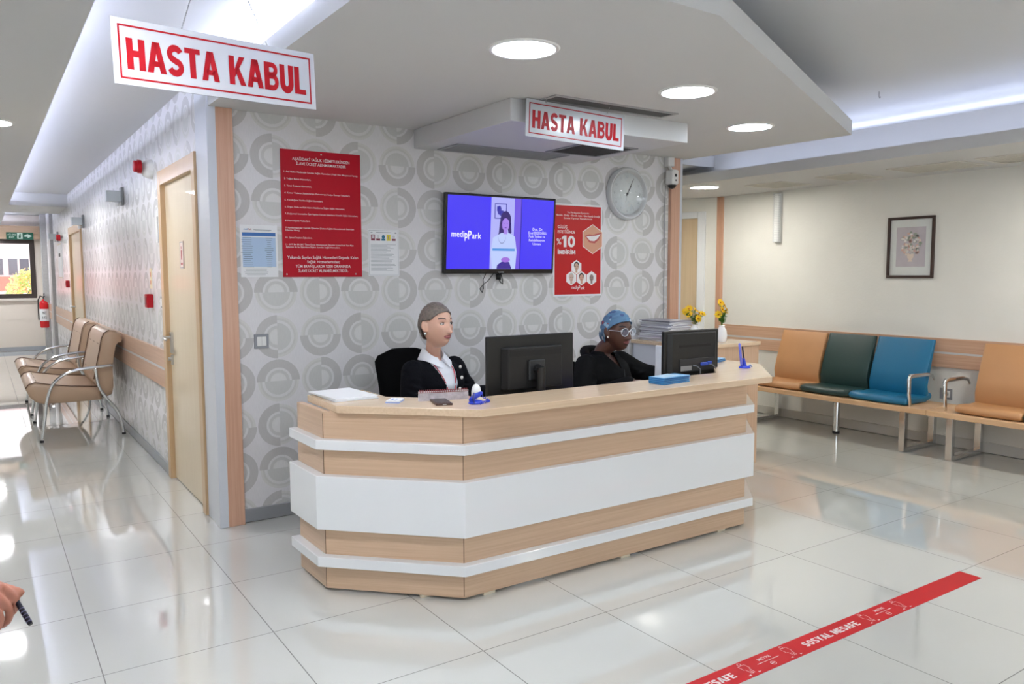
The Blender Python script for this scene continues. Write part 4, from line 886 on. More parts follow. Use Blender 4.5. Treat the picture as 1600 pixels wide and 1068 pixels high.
# corridor armchairs ---------------------------------------------------
M_TAUPE = mat('taupe_leather', (178, 150, 124), .32, bump=.1, bscale=300, noise_amt=.03, nscale=6)
M_PIPE = mat('dark_piping', (112, 86, 68), .5)
def corridor_chair(label, y0):
    t = thing('waiting_armchair', label, 'armchair', loc=(.68, y0+.52, 0), group='taupe armchairs along the corridor wall')
    T = Matrix.Translation((-.68, -(y0+.52), 0)); ya, yb = y0, y0+1.04
    def put(n, mb, m, **k): o = obj(n, mb, m, t, **k); o.data.transform(T); return o
    def sweep(prof, a, b, crown=.0):
        mb = MB(); rs = []
        cx = sum(p[0] for p in prof)/len(prof); cz = sum(p[1] for p in prof)/len(prof)
        for f, sh in ((0, .86), (.012, .97), (.04, 1), (.3, 1), (.5, 1), (.7, 1), (.96, 1), (.988, .97), (1, .86)):
            rs.append([(cx+(x-cx)*sh, a+(b-a)*f, cz+(z-cz)*sh) for x, z in prof])
        mb.rings(rs); return mb
    seat = [(.275, .455), (.30, .49), (.345, .502), (.45, .478), (.60, .452), (.82, .432), (.835, .40), (.85, .315), (.60, .312), (.40, .315), (.345, .335), (.30, .385)]
    back = [(.80, .455), (.79, .50), (.815, .62), (.845, .76), (.862, .85), (.885, .90), (.925, .925), (.975, .918), (1.015, .885), (1.028, .84), (1.0, .835), (.975, .80), (.955, .70), (.94, .58), (.94, .42), (.925, .355), (.88, .335), (.845, .35)]
    st = put('seat', sweep(seat, ya+.045, yb-.045), M_TAUPE, smooth=60)
    bk = put('backrest', sweep(back, ya+.045, yb-.045), M_TAUPE, smooth=60)
    for yy in (ya+.05, yb-.05):
        mb = MB(); mb.tube([(x*1.0-.002*0, yy, z+.004) for x, z in seat[:6]], .005, 8); mb.tube([(x-.004, yy, z) for x, z in back[1:7]], .005, 8); put('piping', mb, M_PIPE, smooth=0)
    # stitched tufts
    mb = MB()
    for f in (.2, .5, .8):
        yy = ya+.05+(yb-ya-.1)*f
        mb.tube([(.36, yy-.05, .501), (.36, yy+.05, .501)], .002, 6); mb.tube([(.848, yy-.05, .80), (.848, yy+.05, .80)], .0022, 6); mb.tube([(.800, yy-.05, .56), (.800, yy+.05, .56)], .0022, 6)
    put('stitching', mb, M_PIPE)
    for yy, nm in ((ya, 'near'), (yb, 'far')):
        def sm(pts, n=4):
            out = []
            for i in range(len(pts)-1):
                p0, p1, p2, p3 = (Vector(pts[max(i-1, 0)]), Vector(pts[i]), Vector(pts[i+1]), Vector(pts[min(i+2, len(pts)-1)]))
                for k in range(n):
                    u = k/n; out.append(.5*((2*p1)+(p2-p0)*u+(2*p0-5*p1+4*p2-p3)*u*u+(3*p1-p0-3*p2+p3)*u**3))
            out.append(Vector(pts[-1])); return out
        mb = MB(); mb.tube(sm([(.372, yy, .0), (.40, yy, .20), (.43, yy, .38), (.475, yy, .49), (.56, yy, .563), (.67, yy, .598), (.80, yy, .610), (.935, yy, .622)]), .013, 12); put('arm_tube', mb, M_CHROME, smooth=0)
        mb = MB(); mb.tube(sm([(.80, yy, .605), (.803, yy, .52), (.822, yy, .43), (.874, yy, .33), (.945, yy, .235), (.985, yy, .12), (.998, yy, .0)]), .013, 12); put('rear_leg', mb, M_CHROME, smooth=0)
        for xx in (.372, .998):
            mb = MB(); mb.tube([(xx, yy, 0), (xx, yy, .018)], .0155, 12); put('foot_cap', mb, M_BLACKM)
    mb = MB(); mb.tube([(.47, ya, .30), (.47, yb, .30)], .011, 10); mb.tube([(.86, ya, .335), (.86, yb, .335)], .011, 10); put('cross_bar', mb, M_CHROME, smooth=40)
    return t
corridor_chair('taupe leather armchair with steel arms, nearer of the two in the corridor', 7.65)
corridor_chair('taupe leather armchair with steel arms, farther of the two in the corridor', 9.18)

# outside the window ----------------------------------------------------
b = thing('apartment_building', 'white building with grey windows seen through the corridor window', 'building', loc=(-2, 34, 0))
mb = MB(); mb.box(-14, 14, 0, 6, -6, 14); obj('facade', mb, mat('facade_white', (206, 196, 192), .8), b)
for x0, x1 in ((-1.5, -1.2), (-1.05, -.75), (-.45, -.15), (0, .3), (.43, .74), (.91, 1.185), (1.26, 1.54), (2.0, 2.3)):
    mb = MB(); mb.box(x0+2, x1+2, -.02, .05, 1.42, 2.0); f_ = obj('building_window', mb, mat('win_grey', (84, 82, 90), .4), b)
mb = MB(); mb.box(-14, 14, -.9, 0, 3.4, 3.6); obj('balcony_slab', mb, MATS['facade_white'], b)
mb = MB(); mb.prism([(-6, 31.5), (1.35, 31.5), (1.35, 33.9), (-6, 33.9)], .86, 1.36); tag(obj('street_awning', mb, mat('awning_red', (232, 84, 60), .6)), 'red orange awning below the building outside the window', 'awning')
random.seed(5)
t = thing('garden_bush', 'yellow green leafy bush outside the corridor window', 'bush', loc=(1.02, 23.2, -.2))
mb = MB()
for i in range(1500):
    a = random.uniform(0, 2*PI); ph = random.uniform(-.3, 1); rr = random.uniform(.6, 1)
    p = Vector((.52*rr*math.cos(a)*math.sqrt(1-max(ph, 0)**2), .5*rr*math.sin(a), 1.1+.68*rr*ph)); n_ = Vector((random.gauss(0, 1), random.gauss(0, 1), random.gauss(0, 1))).normalized(); u_ = n_.orthogonal().normalized(); v_ = n_.cross(u_); s_ = random.uniform(.03, .055)
    mb.m = random.choice((0, 0, 1, 2)); mb.poly([p+u_*s_, p+v_*s_*.5, p-u_*s_, p-v_*s_*.5])
bm_ = mb; me = bpy.data.meshes.new('foliage'); mb.bm.to_mesh(me); mb.bm.free(); link('foliage', me, parent=t, mats=[mat('leaf_yellow', (214, 206, 120), .7), mat('leaf_green', (150, 176, 90), .7), mat('leaf_orange', (226, 170, 110), .7)])
mb = MB(); mb.tube([(0, 0, 0), (.03, 0, .6), (0, .02, 1.2)], [.05, .04, .02], 8); obj('stem', mb, mat('bark', (96, 78, 60), .8), t)

# ================================================================== THINGS ON THE DESK
CT = .841
def place(x, y, z, a): return Matrix.Translation((x, y, z)) @ Matrix.Rotation(a, 4, 'Z')
def monitor(label, x, y, W, H, M=None, a=0, ports=False):
    """seen from behind: the screen faces +y"""
    t = thing('computer_monitor', label, 'monitor', M=place(x, y, .730, a), group='computer monitors seen from behind')
    zc = .355-H/2+.015 if not ports else .345-H/2; zc += .0
    mb = MB(); mb.box(-W/2, W/2, 0, .022, zc-H/2, zc+H/2); obj('casing', mb, mat('monitor_black', (16, 17, 18), .4, bump=.05, bscale=60), t, bevel=.005)
    mb = MB(); mb.box(-W/2+.012, W/2-.012, .0222, .0235, zc-H/2+.014, zc+H/2-.012); obj('screen', mb, mat('screen_glow', (10, 12, 16), .2, emit=(150, 180, 215), estr=.5), t)
    if not ports:
        mb = MB(); mb.prism([(-.19, 0), (.19, 0), (.165, -.035), (-.165, -.035)], zc-.11, zc+.10); obj('rear_cover', mb, mat('monitor_black_soft', (13, 13, 15), .5), t, bevel=.006)
        mb = MB(); mb.box(-.16, .16, -.037, -.035, zc+.055, zc+.085); obj('vent_slot', mb, mat('slot_black', (6, 6, 7), .6), t)
        mb = MB(); mb.box(-.05, .05, -.048, -.034, zc-.07, zc+.035); obj('stand_mount', mb, mat('monitor_grey', (40, 42, 44), .4), t, bevel=.008)
        mb = MB(); mb.tube([(0, -.05, zc-.01), (0, -.085, zc-.02)], .026, 20); mb.tube([(0, -.075, zc-.0), (0, -.075, .012)], .024, 20); obj('stand_neck', mb, M_BLACK, t, smooth=40)
    else:
        mb = MB(); mb.prism([(-W/2+.02, 0), (W/2-.02, 0), (W/2-.05, -.02), (-W/2+.05, -.02)], zc-H/2+.012, zc+H/2-.014)
        rc = obj('rear_cover', mb, mat('monitor_ribbed', (20, 21, 22), .45), t, bevel=.006)
        mb = MB(); mb.box(-W*.27, W*.30, -.0215, -.019, zc+.038, zc+.052); obj('vent_slot', mb, MATS.get('slot_black') or mat('slot_black', (6, 6, 7), .6), t)
        mb = MB(); mb.box(-W*.27, W*.36, -.026, -.018, zc-.105, zc-.03); obj('port_panel', mb, mat('port_grey', (38, 39, 42), .5), t, bevel=.003)
        mb = MB(); mb.box(-W*.255, -W*.06, -.0272, -.026, zc-.098, zc-.07); obj('serial_label', mb, mat('label_grey', (150, 150, 150), .5), t)
        mb = MB(); mb.box(W*.10, W*.26, -.034, -.026, zc-.075, zc-.056); mb.box(W*.22, W*.30, -.036, -.026, zc-.070, zc-.052); obj('cable_plug', mb, mat('plug_blue', (52, 84, 190), .4), t, bevel=.003)
        for x0 in (-.02, .11):
            mb = MB(); mb.tube([(x0, -.03, zc-.07), (x0+.012, -.05, zc-.072), (x0+.03, -.06, zc-.09), (x0+.036, -.055, zc-.13), (x0+.036, -.045, .01)], .003, 8); obj('cable', mb, mat('cable_grey', (120, 122, 126), .5), t, smooth=0)
        mb = MB(); mb.box(-.035, .035, -.02, .0, .01, zc-H/2+.03); obj('stand_neck', mb, M_BLACK, t, bevel=.004)
    mb = MB(); mb.prism(ellp(0, -.02, .13, .085, 32), 0, .012); obj('stand_base', mb, M_BLACK, t, bevel=.003)
    return t
monitor('large black computer monitor seen from behind, in the middle of the desk', 2.305, 3.245, .535, .315, a=0)
monitor('smaller black computer monitor seen from behind with cables, at the right end of the desk', 3.46, 3.245, .455, .272, a=0, ports=True)

def sheets(name, label, cat, x, y, z, a, w_, d_, n, mats_, th=.004, jit=.006, group=None, tag_labels=None):
    """a stack of flat items; every item is its own object"""
    out = []
    for i in range(n):
        mb = MB(); mb.box(-w_/2, w_/2, -d_/2, d_/2, 0, th*.92)
        o = obj(name, mb, mats_[i % len(mats_)], bevel=.0006)
        o.matrix_world = place(x+random.uniform(-jit, jit), y+random.uniform(-jit, jit), z+i*th, a+random.uniform(-.03, .03)*(jit/.006))
        tag(o, label if tag_labels is None else tag_labels[i], cat, group); out.append(o)
    return out
random.seed(11)
M_PGREY = mat('paper_grey', (222, 224, 228), .7)  # paper a little greyer than the plain white sheets
# loose paper pile left: two bundles
for i, (dx, dy, a, lb) in enumerate(((0.0, 0.0, -.10, 'white paper bundle at the left end of the counter, lower of two'), (-.006, .012, -.02, 'white paper bundle at the left end of the counter, upper of two'))):
    mb = MB(); rs = []
    mb.box(-.105, .105, -.148, .148, 0, .0065)
    o = obj('paper_bundle', mb, M_PAPER if i else M_PGREY, bevel=.001); o.matrix_world = place(1.385+dx, 3.452+dy, CT+.0005+i*.0072, .08+a+PI*0); tag(o, lb, 'paper', 'papers on the left counter end')
# small card box
t = thing('card_box', 'small white and blue box of cards near the left corner of the counter', 'card box', M=place(1.505, 3.168, CT, .85))
mb = MB(); mb.box(-.045, .045, -.03, .03, 0, .012); obj('box', mb, M_PAPER, t, bevel=.001)
mb = MB(); mb.box(-.0455, .0455, -.0305, .0305, .002, .006); obj('blue_stripe', mb, mat('soft_blue', (120, 150, 214), .5), t)
print_on('blue_mark', [rect(.0, .01, .04, .008), rect(-.01, -.008, .05, .004)], MATS['soft_blue'], t, .0124)
# phone
t = thing('mobile_phone', 'dark brown mobile phone lying on the counter before the desk calendar', 'phone', M=place(1.662, 3.03, CT, -.30))
mb = MB(); mb.prism([(x*.037, y*.075) for x, y in ((-1, -.94), (-.88, -1), (.88, -1), (1, -.94), (1, .94), (.88, 1), (-.88, 1), (-1, .94))], 0, .009); obj('phone_case', mb, mat('phone_brown', (70, 44, 34), .35), t, bevel=.002)
print_on('phone_screen', [rect(0, 0, .066, .138)], mat('phone_glass', (34, 20, 16), .15, spec=.2), t, .0093)
mb = MB(); mb.box(-.008, .008, -.0757, -.0745, .003, .006); obj('charging_port', mb, M_STEEL, t)
# spiral desk calendar (tent)
t = thing('desk_calendar', 'spiral bound desk calendar standing before the seated woman at left', 'calendar', M=place(1.712, 3.10, .730, -.28))
mb = MB()
H0 = .157
rot = Matrix.Rotation(.22, 4, 'X'); mb.box(-.115, .115, -.0015, 0, 0, H0, Matrix.Translation((0, -.035, 0)) @ Matrix.Rotation(-.22, 4, 'X')); obj('cover', mb, mat('calendar_cover', (176, 168, 172), .4, noise_amt=.25, nscale=40), t)
mb = MB(); mb.box(-.115, .115, 0, .0015, 0, H0, Matrix.Translation((0, .028, 0)) @ Matrix.Rotation(.22, 4, 'X')); obj('rear_cover', mb, M_PGREY, t)
mb = MB(); mb.box(-.116, .116, -.003, .0, H0-.008, H0-.005, Matrix.Translation((0, -.035, 0)) @ Matrix.Rotation(-.22, 4, 'X')); obj('red_edge', mb, mat('calendar_red', (150, 60, 66), .5), t)
for i in range(26):
    x = -.108+i*.00864; mb = MB(); mb.tube([(x, -.004+.007*math.cos(q_)-.000, H0-.004+.007*math.sin(q_)) for q_ in [2*PI*k/8 for k in range(8)]], .0013, 5, closed=True, cap=False); obj('wire_loop', mb, MATS['calendar_red'], t)
# white hand-cream-like bottle and blue pen holder with coiled cord
mb = MB(); mb.lathe([(0, 0), (.020, 0), (.0225, .01), (.023, .05), (.019, .072), (.010, .084), (0, .087)], 24)
o = tag(obj('dispenser_bottle', mb, mat('glossy_white_plastic', (236, 238, 238), .2), smooth=50), 'small rounded white dispenser standing behind the blue pen coil', 'dispenser'); o.location = (1.895, 3.115, .8105)
mb = MB(); mb.box(1.85, 1.95, 3.085, 3.16, .730, .810); tag(obj('tape_box', mb, M_WHITE, bevel=.004), 'low white box under the white dispenser behind the counter edge', 'box')
M_PB = mat('pen_blue', (40, 64, 196), .3)
def pen_stand(label, x, y, a, lying):
    t = thing('pen_stand', label, 'pen stand', M=place(x, y, CT, a))
    mb = MB(); mb.lathe([(0, 0), (.030, 0), (.032, .004), (.026, .012), (.012, .016), (0, .016)], 24, Matrix.Scale(1.1, 4, (1, 0, 0))); obj('base', mb, M_PB, t, smooth=40)
    if lying:
        mb = MB(); mb.tube([(-.02, .01, .018), (0, 0, .034), (.028, -.004, .042)], [.010, .013, .009], 12, round_ends=True); obj('pen_socket', mb, M_PB, t, smooth=60)
        mb = MB(); mb.tube([(-.012, 0, .045), (-.030, -.015, .028), (-.034, -.026, .010)], [.005, .005, .002], 10, round_ends=True); obj('pen', mb, mat('pen_navy', (26, 34, 110), .3), t, smooth=60)
        pts = []
        for i in range(90): q_ = i/89; b_ = q_*2*PI*12; pts.append((.02+.042*math.sin(q_*4.2)+.0045*math.cos(b_), .0-.045*q_+.0045*math.sin(b_)*.4, .0072+.0045*math.sin(b_)+.028*max(0, 1-q_*3)))
        mb = MB(); mb.tube(pts, .0018, 6); obj('coil_cord', mb, M_PB, t, smooth=0)
    else:
        mb = MB(); mb.tube([(0, 0, .012), (-.004, .0, .04), (-.008, 0, .06)], [.012, .009, .007], 14); obj('pen_socket', mb, M_PB, t, smooth=60)
        mb = MB(); mb.tube([(-.002, 0, .035), (-.016, 0, .125)], .0045, 10, round_ends=True); obj('pen', mb, mat('pen_black', (18, 20, 40), .3), t, smooth=60)
        mb = MB(); mb.tube([(-.020, 0, .02), (-.034, 0, .142)], .0075, 12, round_ends=True); obj('clear_tube', mb, mat('clear_blue', (118, 124, 226), .15), t, smooth=60)
        mb = MB(); mb.tube([(.018, 0, .008), (.034, .004, .02), (.046, .01, .006)], .004, 8); obj('cord_end', mb, MATS['soft_blue'], t, smooth=0)
    return t
pen_stand('bright blue counter pen with coiled cord lying by the front corner of the counter', 1.78, 2.93, .2, True)
pen_stand('blue pen stand with upright pen at the right end of the counter', 3.775, 3.115, -.6, False)
# brochures
M_BR = [mat('brochure_blue', (52, 132, 196), .35), mat('brochure_sky', (86, 160, 212), .35), mat('brochure_deep', (34, 104, 176), .35)]
random.seed(4)
n_ = 11
sheets('brochure', '', 'brochure', 2.955, 2.925, CT+.0005, .10, .21, .10, n_, M_BR, th=.0032, jit=.004, group='blue brochures stacked beside the smaller monitor',
       tag_labels=['blue brochure in the stack by the smaller monitor, %s' % s_ for s_ in ['lowest', 'second from the bottom', 'third from the bottom', 'fourth from the bottom', 'fifth from the bottom', 'in the middle', 'fifth from the top', 'fourth from the top', 'third from the top', 'second from the top', 'topmost']])
o = sheets('brochure', '', 'brochure', 2.93, 2.925, CT+.0005+n_*.0032, .25, .15, .07, 1, [mat('brochure_pale', (176, 204, 226), .4)], th=.002, jit=0, tag_labels=['pale open leaflet lying on top of the blue brochure stack'])
sheets('brochure', '', 'brochure', 3.86, 3.48, CT+.0005, .35, .21, .15, 6, [M_BR[0], M_BR[2], M_BR[1]], th=.0032, jit=.006, group='blue brochures on the right wing of the desk',
       tag_labels=['blue brochure on the right wing of the desk, %s of the pile' % s_ for s_ in ['lowest', 'second lowest', 'third from the bottom', 'third from the top', 'second from the top', 'topmost']])
mb = MB(); mb.box(-.11, .11, -.06, .06, 0, .075); o = tag(obj('stationery_box', mb, mat('royal_blue', (58, 52, 206), .3), bevel=.004), 'bright blue flat box just behind the counter between monitor and woman', 'box'); o.matrix_world = place(2.705, 3.13, .730, .1)
mb = MB(); mb.box(-.006, .006, -.03, .03, 0, .25, Matrix.Rotation(.03, 4, 'Y')); o = tag(obj('document_holder', mb, mat('holder_white', (220, 224, 230), .3), bevel=.004), 'white upright panel just left of the smaller monitor', 'holder'); o.matrix_world = place(3.325, 3.375, .730, .2)
mb = MB(); mb.box(-.07, .07, -.05, .05, 0, .06); o = tag(obj('brown_box', mb, mat('dark_brown', (96, 70, 54), .5), bevel=.003), 'low brown box in the corner behind the smaller monitor', 'box'); o.matrix_world = place(3.64, 3.20, .730, .7)
for (x, y, a, lb) in ((2.32, 3.43, 0.0, 'black keyboard behind the large monitor'), (3.42, 3.45, .05, 'black keyboard behind the smaller monitor')):
    t = thing('keyboard', lb, 'keyboard', M=place(x, y+.0, .730, a)); mb = MB(); mb.box(-.20, .20, -.06, .06, 0, .014); obj('case', mb, M_BLACKM, t, bevel=.003)
    mb = MB()
    for r_ in range(5):
        for c_ in range(18): mb.box(-.19+c_*.0212, -.172+c_*.0212, -.052+r_*.021, -.035+r_*.021, .014, .019)
    k_ = obj('keys', mb, mat('keys_black', (32, 32, 34), .5), t); k_['kind'] = 'stuff'

# files on the side cabinet
random.seed(21)
z_ = .9055; M_FI = [mat('file_white', (222, 224, 230), .6), mat('file_grey', (168, 168, 178), .6), mat('file_lilac', (190, 188, 204), .6)]
for i in range(22):
    th_ = random.uniform(.005, .0095); top = i == 21
    mb = MB(); w_, d_ = .225, .31
    n = 8; rs = []
    bend = random.uniform(.0, .004)
    for k in range(n+1):
        f = k/n-.5; zz = bend*(1-4*f*f)
        rs.append([(f*w_, -d_/2, zz), (f*w_, d_/2, zz), (f*w_, d_/2, zz+th_*.85), (f*w_, -d_/2, zz+th_*.85)])
    mb.rings(rs)
    o = obj('paper_file', mb, M_FI[(0, 0, 1, 0, 2, 0)[i % 6]] if not top else mat('file_dark', (150, 150, 160), .5))
    o.matrix_world = place(4.275+random.uniform(-.014, .014), 4.29+random.uniform(-.016, .004), z_, random.uniform(-.09, .09)+(.06 if top else 0)); z_ += th_*.98
    tag(o, 'paper file in the pile on the side cabinet, %s' % ['lowest', 'second from the bottom', 'third from the bottom', 'fourth from the bottom', 'fifth from the bottom', 'sixth from the bottom', 'seventh from the bottom', 'eighth from the bottom', 'ninth from the bottom', 'tenth from the bottom', 'just under the middle', 'just over the middle', 'tenth from the top', 'ninth from the top', 'eighth from the top', 'seventh from the top', 'sixth from the top', 'fifth from the top', 'fourth from the top', 'third from the top', 'second from the top', 'darker topmost cover'][i], 'file', 'paper files piled on the side cabinet')

# flower vases
M_YEL = mat('petal_yellow', (250, 206, 30), .5); M_LF = mat('leaf_mid', (74, 122, 40), .5); M_ORG = mat('flower_eye', (216, 130, 20), .6)
def vase(label, x, y, seed, spread, heads, h=.20):
    random.seed(seed)
    t = thing('flower_vase', label, 'vase', M=place(x, y, .9055, 0), group='white vases with yellow flowers')
    mb = MB(); mb.lathe([(0, 0), (.030, 0), (.036, .015), (.040, .05), (.034, .085), (.022, .105), (.020, .115), (.025, .122), (.019, .120), (.016, .105), (0, .10)], 28); obj('vase', mb, mat('porcelain', (236, 236, 236), .15), t, smooth=60)
    st = MB(); lf = MB(); fl = MB(); ey = MB()
    for (dx, dy, hz) in heads:
        top = Vector((dx, dy, hz)); mid = Vector((dx*.35, dy*.35, .12+(hz-.12)*.5)); st.tube([(0, 0, .09), tuple(mid), tuple(top)], .0018, 6)
        fn = Vector((random.uniform(-.9, .9), random.uniform(-1, .3), random.uniform(.1, .9))).normalized(); fu = fn.orthogonal().normalized(); fv = fn.cross(fu)
        for k in range(9):
            a = 2*PI*k/9; d = (fu*math.cos(a)+fv*math.sin(a)+fn*.3).normalized(); c = fv*math.cos(a)-fu*math.sin(a)
            fl.m = 0; p0 = top+d*.004; fl.poly([p0-c*.006, p0+d*.015-c*.011, p0+d*.030, p0+d*.015+c*.011, p0+c*.006])
        ey.ell(top+fn*.006, (.006, .006, .006), seg=8, rn=6)
    for k in range(110):
        a = random.uniform(0, 2*PI); f = random.uniform(.25, 1); hd = random.choice(heads)
        b = Vector((hd[0]*f*.9, hd[1]*f*.9, .115+(hd[2]-.115)*f*.92)); d = Vector((math.cos(a), math.sin(a), random.uniform(.1, .9))).normalized(); c = d.cross(Vector((0, 0, 1))).normalized(); l = random.uniform(.022, .042)
        lf.poly([b, b+d*l*.5-c*l*.3, b+d*l, b+d*l*.5+c*l*.3])
    obj('stem', st, M_LF, t); o = obj('leaves', lf, M_LF, t); o['kind'] = 'stuff'; o = obj('petals', fl, M_YEL, t); o['kind'] = 'stuff'; o = obj('flower_centres', ey, M_ORG, t); o['kind'] = 'stuff'
    return t
vase('white vase with spreading yellow flowers beside the pile of files', 4.42, 4.12, 2, .1, [(-.075, .03, .215), (-.05, .0, .19), (.0, 0, .225), (.03, -.01, .20), (.055, -.02, .195), (.05, .02, .17), (.0, -.03, .165), (-.03, .03, .235)])
vase('white vase with upright yellow flowers near the front edge of the side cabinet', 4.50, 3.93, 9, .06, [(-.012, .01, .285), (.015, 0, .265), (.03, -.01, .235), (-.015, -.01, .235), (.012, -.02, .215), (-.028, .01, .2), (.03, .02, .19)])

# ================================================================== FLOOR TAPE
P0 = Vector((2.66*CAM_H/1.4068, 0)); 
TP_A, TP_B = (3.774, 1.835), (3.774, 1.73)
t = thing('floor_tape', 'red floor marking tape with white distance pictograms at lower right', 'floor tape', M=frame((3.775, 1.776, .0012), (1, 0, 0), (0, 1, 0)))
TL = 3.2; TWD = .100
mb = MB(); mb.box(-TL, 0, -TWD/2, TWD/2, -.0010, .0002); obj('tape_strip', mb, mat('tape_red', (200, 26, 36), .4, spec=.25), t)
M_TW = mat('tape_white', (236, 222, 222), .4)
def manfig(cx, cy, s=1.0):
    P = [(cx-.002, cy)]
    out = stroke([(cx+.013*math.cos(a)*s, cy+.036*s+.008*math.sin(a)*s) for a in [2*PI*k/10 for k in range(10)]], .002*s, closed=True)
    body = [(-.018, .026), (.018, .026), (.018, -.006), (.011, -.006), (.009, -.038), (.001, -.038), (0, -.012), (-.001, -.038), (-.009, -.038), (-.011, -.006), (-.018, -.006)]
    return [[(p[0], p[1]) for p in q] for q in stroke([(cx+x*s, cy+y*s) for x, y in body], .0022*s, closed=True)]+[[(p[0], p[1]) for p in q] for q in stroke([(cx+.008*s*math.cos(a), cy+.036*s+.008*s*math.sin(a)) for a in [2*PI*k/10 for k in range(10)]], .0022*s, closed=True)]
P = []; TXT = []
for k in range(4):
    x0 = -.60-k*.74
    for dx in (.0, -.235): P += manfig(x0+dx, .003, .9)
    for s_ in (-1, 1): P += [[(x0-.118+s_*.040, -.004), (x0-.118+s_*.062, -.001), (x0-.118+s_*.040, .002)]]
    P += [rect(x0-.118, -.001, .08, .0022), rect(x0-.118, -.024, .022, .004)]+stroke([(x0-.118+.011*math.cos(a), -.024+.011*math.sin(a)) for a in [2*PI*j/12 for j in range(12)]], .0022, closed=True)
    for dx in (.0, -.235): P += [[(x0+dx-.02, -.041), (x0+dx-.034, -.037), (x0+dx-.02, -.033)], [(x0+dx+.02, -.041), (x0+dx+.034, -.037), (x0+dx+.02, -.033)]]
    TXT.append(('METRE', x0-.118, .020, .015, .066, .006, 'c'))
    P += block_text('SOSYAL MESAFE', x0-.478, -.002, .034, .345)
print_on('pictograms', P, M_TW, t, .0006); text('lettering', TXT, M_TW, t, .0007)

# ================================================================== PEOPLE
def catmull(pts, n=4):
    out = []; pts = [Vector(p) for p in pts]
    for i in range(len(pts)-1):
        p0, p1, p2, p3 = pts[max(i-1, 0)], pts[i], pts[i+1], pts[min(i+2, len(pts)-1)]
        for k in range(n):
            u = k/n; out.append(.5*((2*p1)+(p2-p0)*u+(2*p0-5*p1+4*p2-p3)*u*u+(3*p1-p0-3*p2+p3)*u**3))
    out.append(pts[-1]); return out
def limb(mb, pts, rad, n=4, seg=20):
    c = catmull(pts, n); rr = []
    for i in range(len(pts)-1):
        for k in range(n): u = k/n; u = u*u*(3-2*u); rr.append(rad[i]*(1-u)+rad[i+1]*u)
    rr.append(rad[-1]); mb.tube(c, rr, seg, round_ends=True)
def remeshed(mb, name, voxel, m, parent, smooth_it=4, cut=None, thick=0):
    me = mb.mesh(name+'_raw'); o = bpy.data.objects.new(name, me); COL.objects.link(o)
    r = o.modifiers.new('r', 'REMESH'); r.mode = 'VOXEL'; r.voxel_size = voxel
    if smooth_it: s = o.modifiers.new('s', 'SMOOTH'); s.iterations = smooth_it; s.factor = .5
    dg = bpy.context.evaluated_depsgraph_get(); dg.update(); res = bpy.data.meshes.new_from_object(o.evaluated_get(dg)); bpy.data.objects.remove(o); bpy.data.meshes.remove(me)
    res.name = name
    if cut:
        bm = bmesh.new(); bm.from_mesh(res); bmesh.ops.delete(bm, geom=[f for f in bm.faces if cut(f.calc_center_median())], context='FACES')
        for _ in range(3): bmesh.ops.smooth_vert(bm, verts=[v for v in bm.verts if v.is_boundary], factor=.5, use_axis_x=True, use_axis_y=True, use_axis_z=True)
        bm.to_mesh(res); bm.free()
    q = link(name, res, m, parent, smooth=0)
    if thick: sm = q.modifiers.new('t', 'SOLIDIFY'); sm.thickness = thick; sm.offset = -1
    return q
def G(a, s): return math.exp(-(a/s)**2)
def head_point(d, nose_w=1.0, lip=1.0):
    """surface of a head about its centre, face towards -y; d is a unit direction"""
    dx, dy, dz = d
    a = .0745*(1-.30*max(0, -dz)**1.6)*(1-.04*max(0, dz)); b = (.090 if dy < 0 else .100)*(1-(.42*max(0, -dz)**1.2 if dy > 0 else .0)); c = .118
    x, y, z = a*dx, b*dy, c*dz
    if dy < 0 and z < -.02: y -= .010*min(1, (-z-.02)/.06)*max(0, -dy+.25)*G(x, .06)
    if dy < .15:
        k = min(1, max(0, (.15-dy)/.35)); ax = abs(x); D = 0
        t = (.022-z)/.052
        if t > 0: D += .0295*(min(t, 1)**1.2)*G(x, (.0070+.0065*min(t, 1))*nose_w)*(1 if t <= 1 else G(t-1, .13))
        D += .007*G(ax-.010*nose_w, .006)*G(z+.026, .007)
        D -= .0130*G(ax-.030, .015)*G(z-.017, .0115)
        D += .0035*G(ax-.028, .020)*G(z-.037, .008)
        D += .0045*G(ax-.040, .018)*G(z+.012, .020)
        D += .0058*lip*G(x, .020)*G(z+.0455, .0055)+.0058*lip*G(x, .017)*G(z+.0575, .0060)-.0035*G(x, .023)*G(z+.0512, .0022)
        D -= .0035*G(x, .02)*G(z+.070, .007); D += .0075*G(x, .020)*G(z+.092, .015)
        y -= D*k
    return Vector((x, y, z))
def head_dirs(nu, nv):
    R = []
    for i in range(nv+1):
        th = PI*i/nv; R.append([(max(math.sin(th), 1e-3)*math.cos(2*PI*j/nu), max(math.sin(th), 1e-3)*math.sin(2*PI*j/nu), -math.cos(th)) for j in range(nu)])
    return R
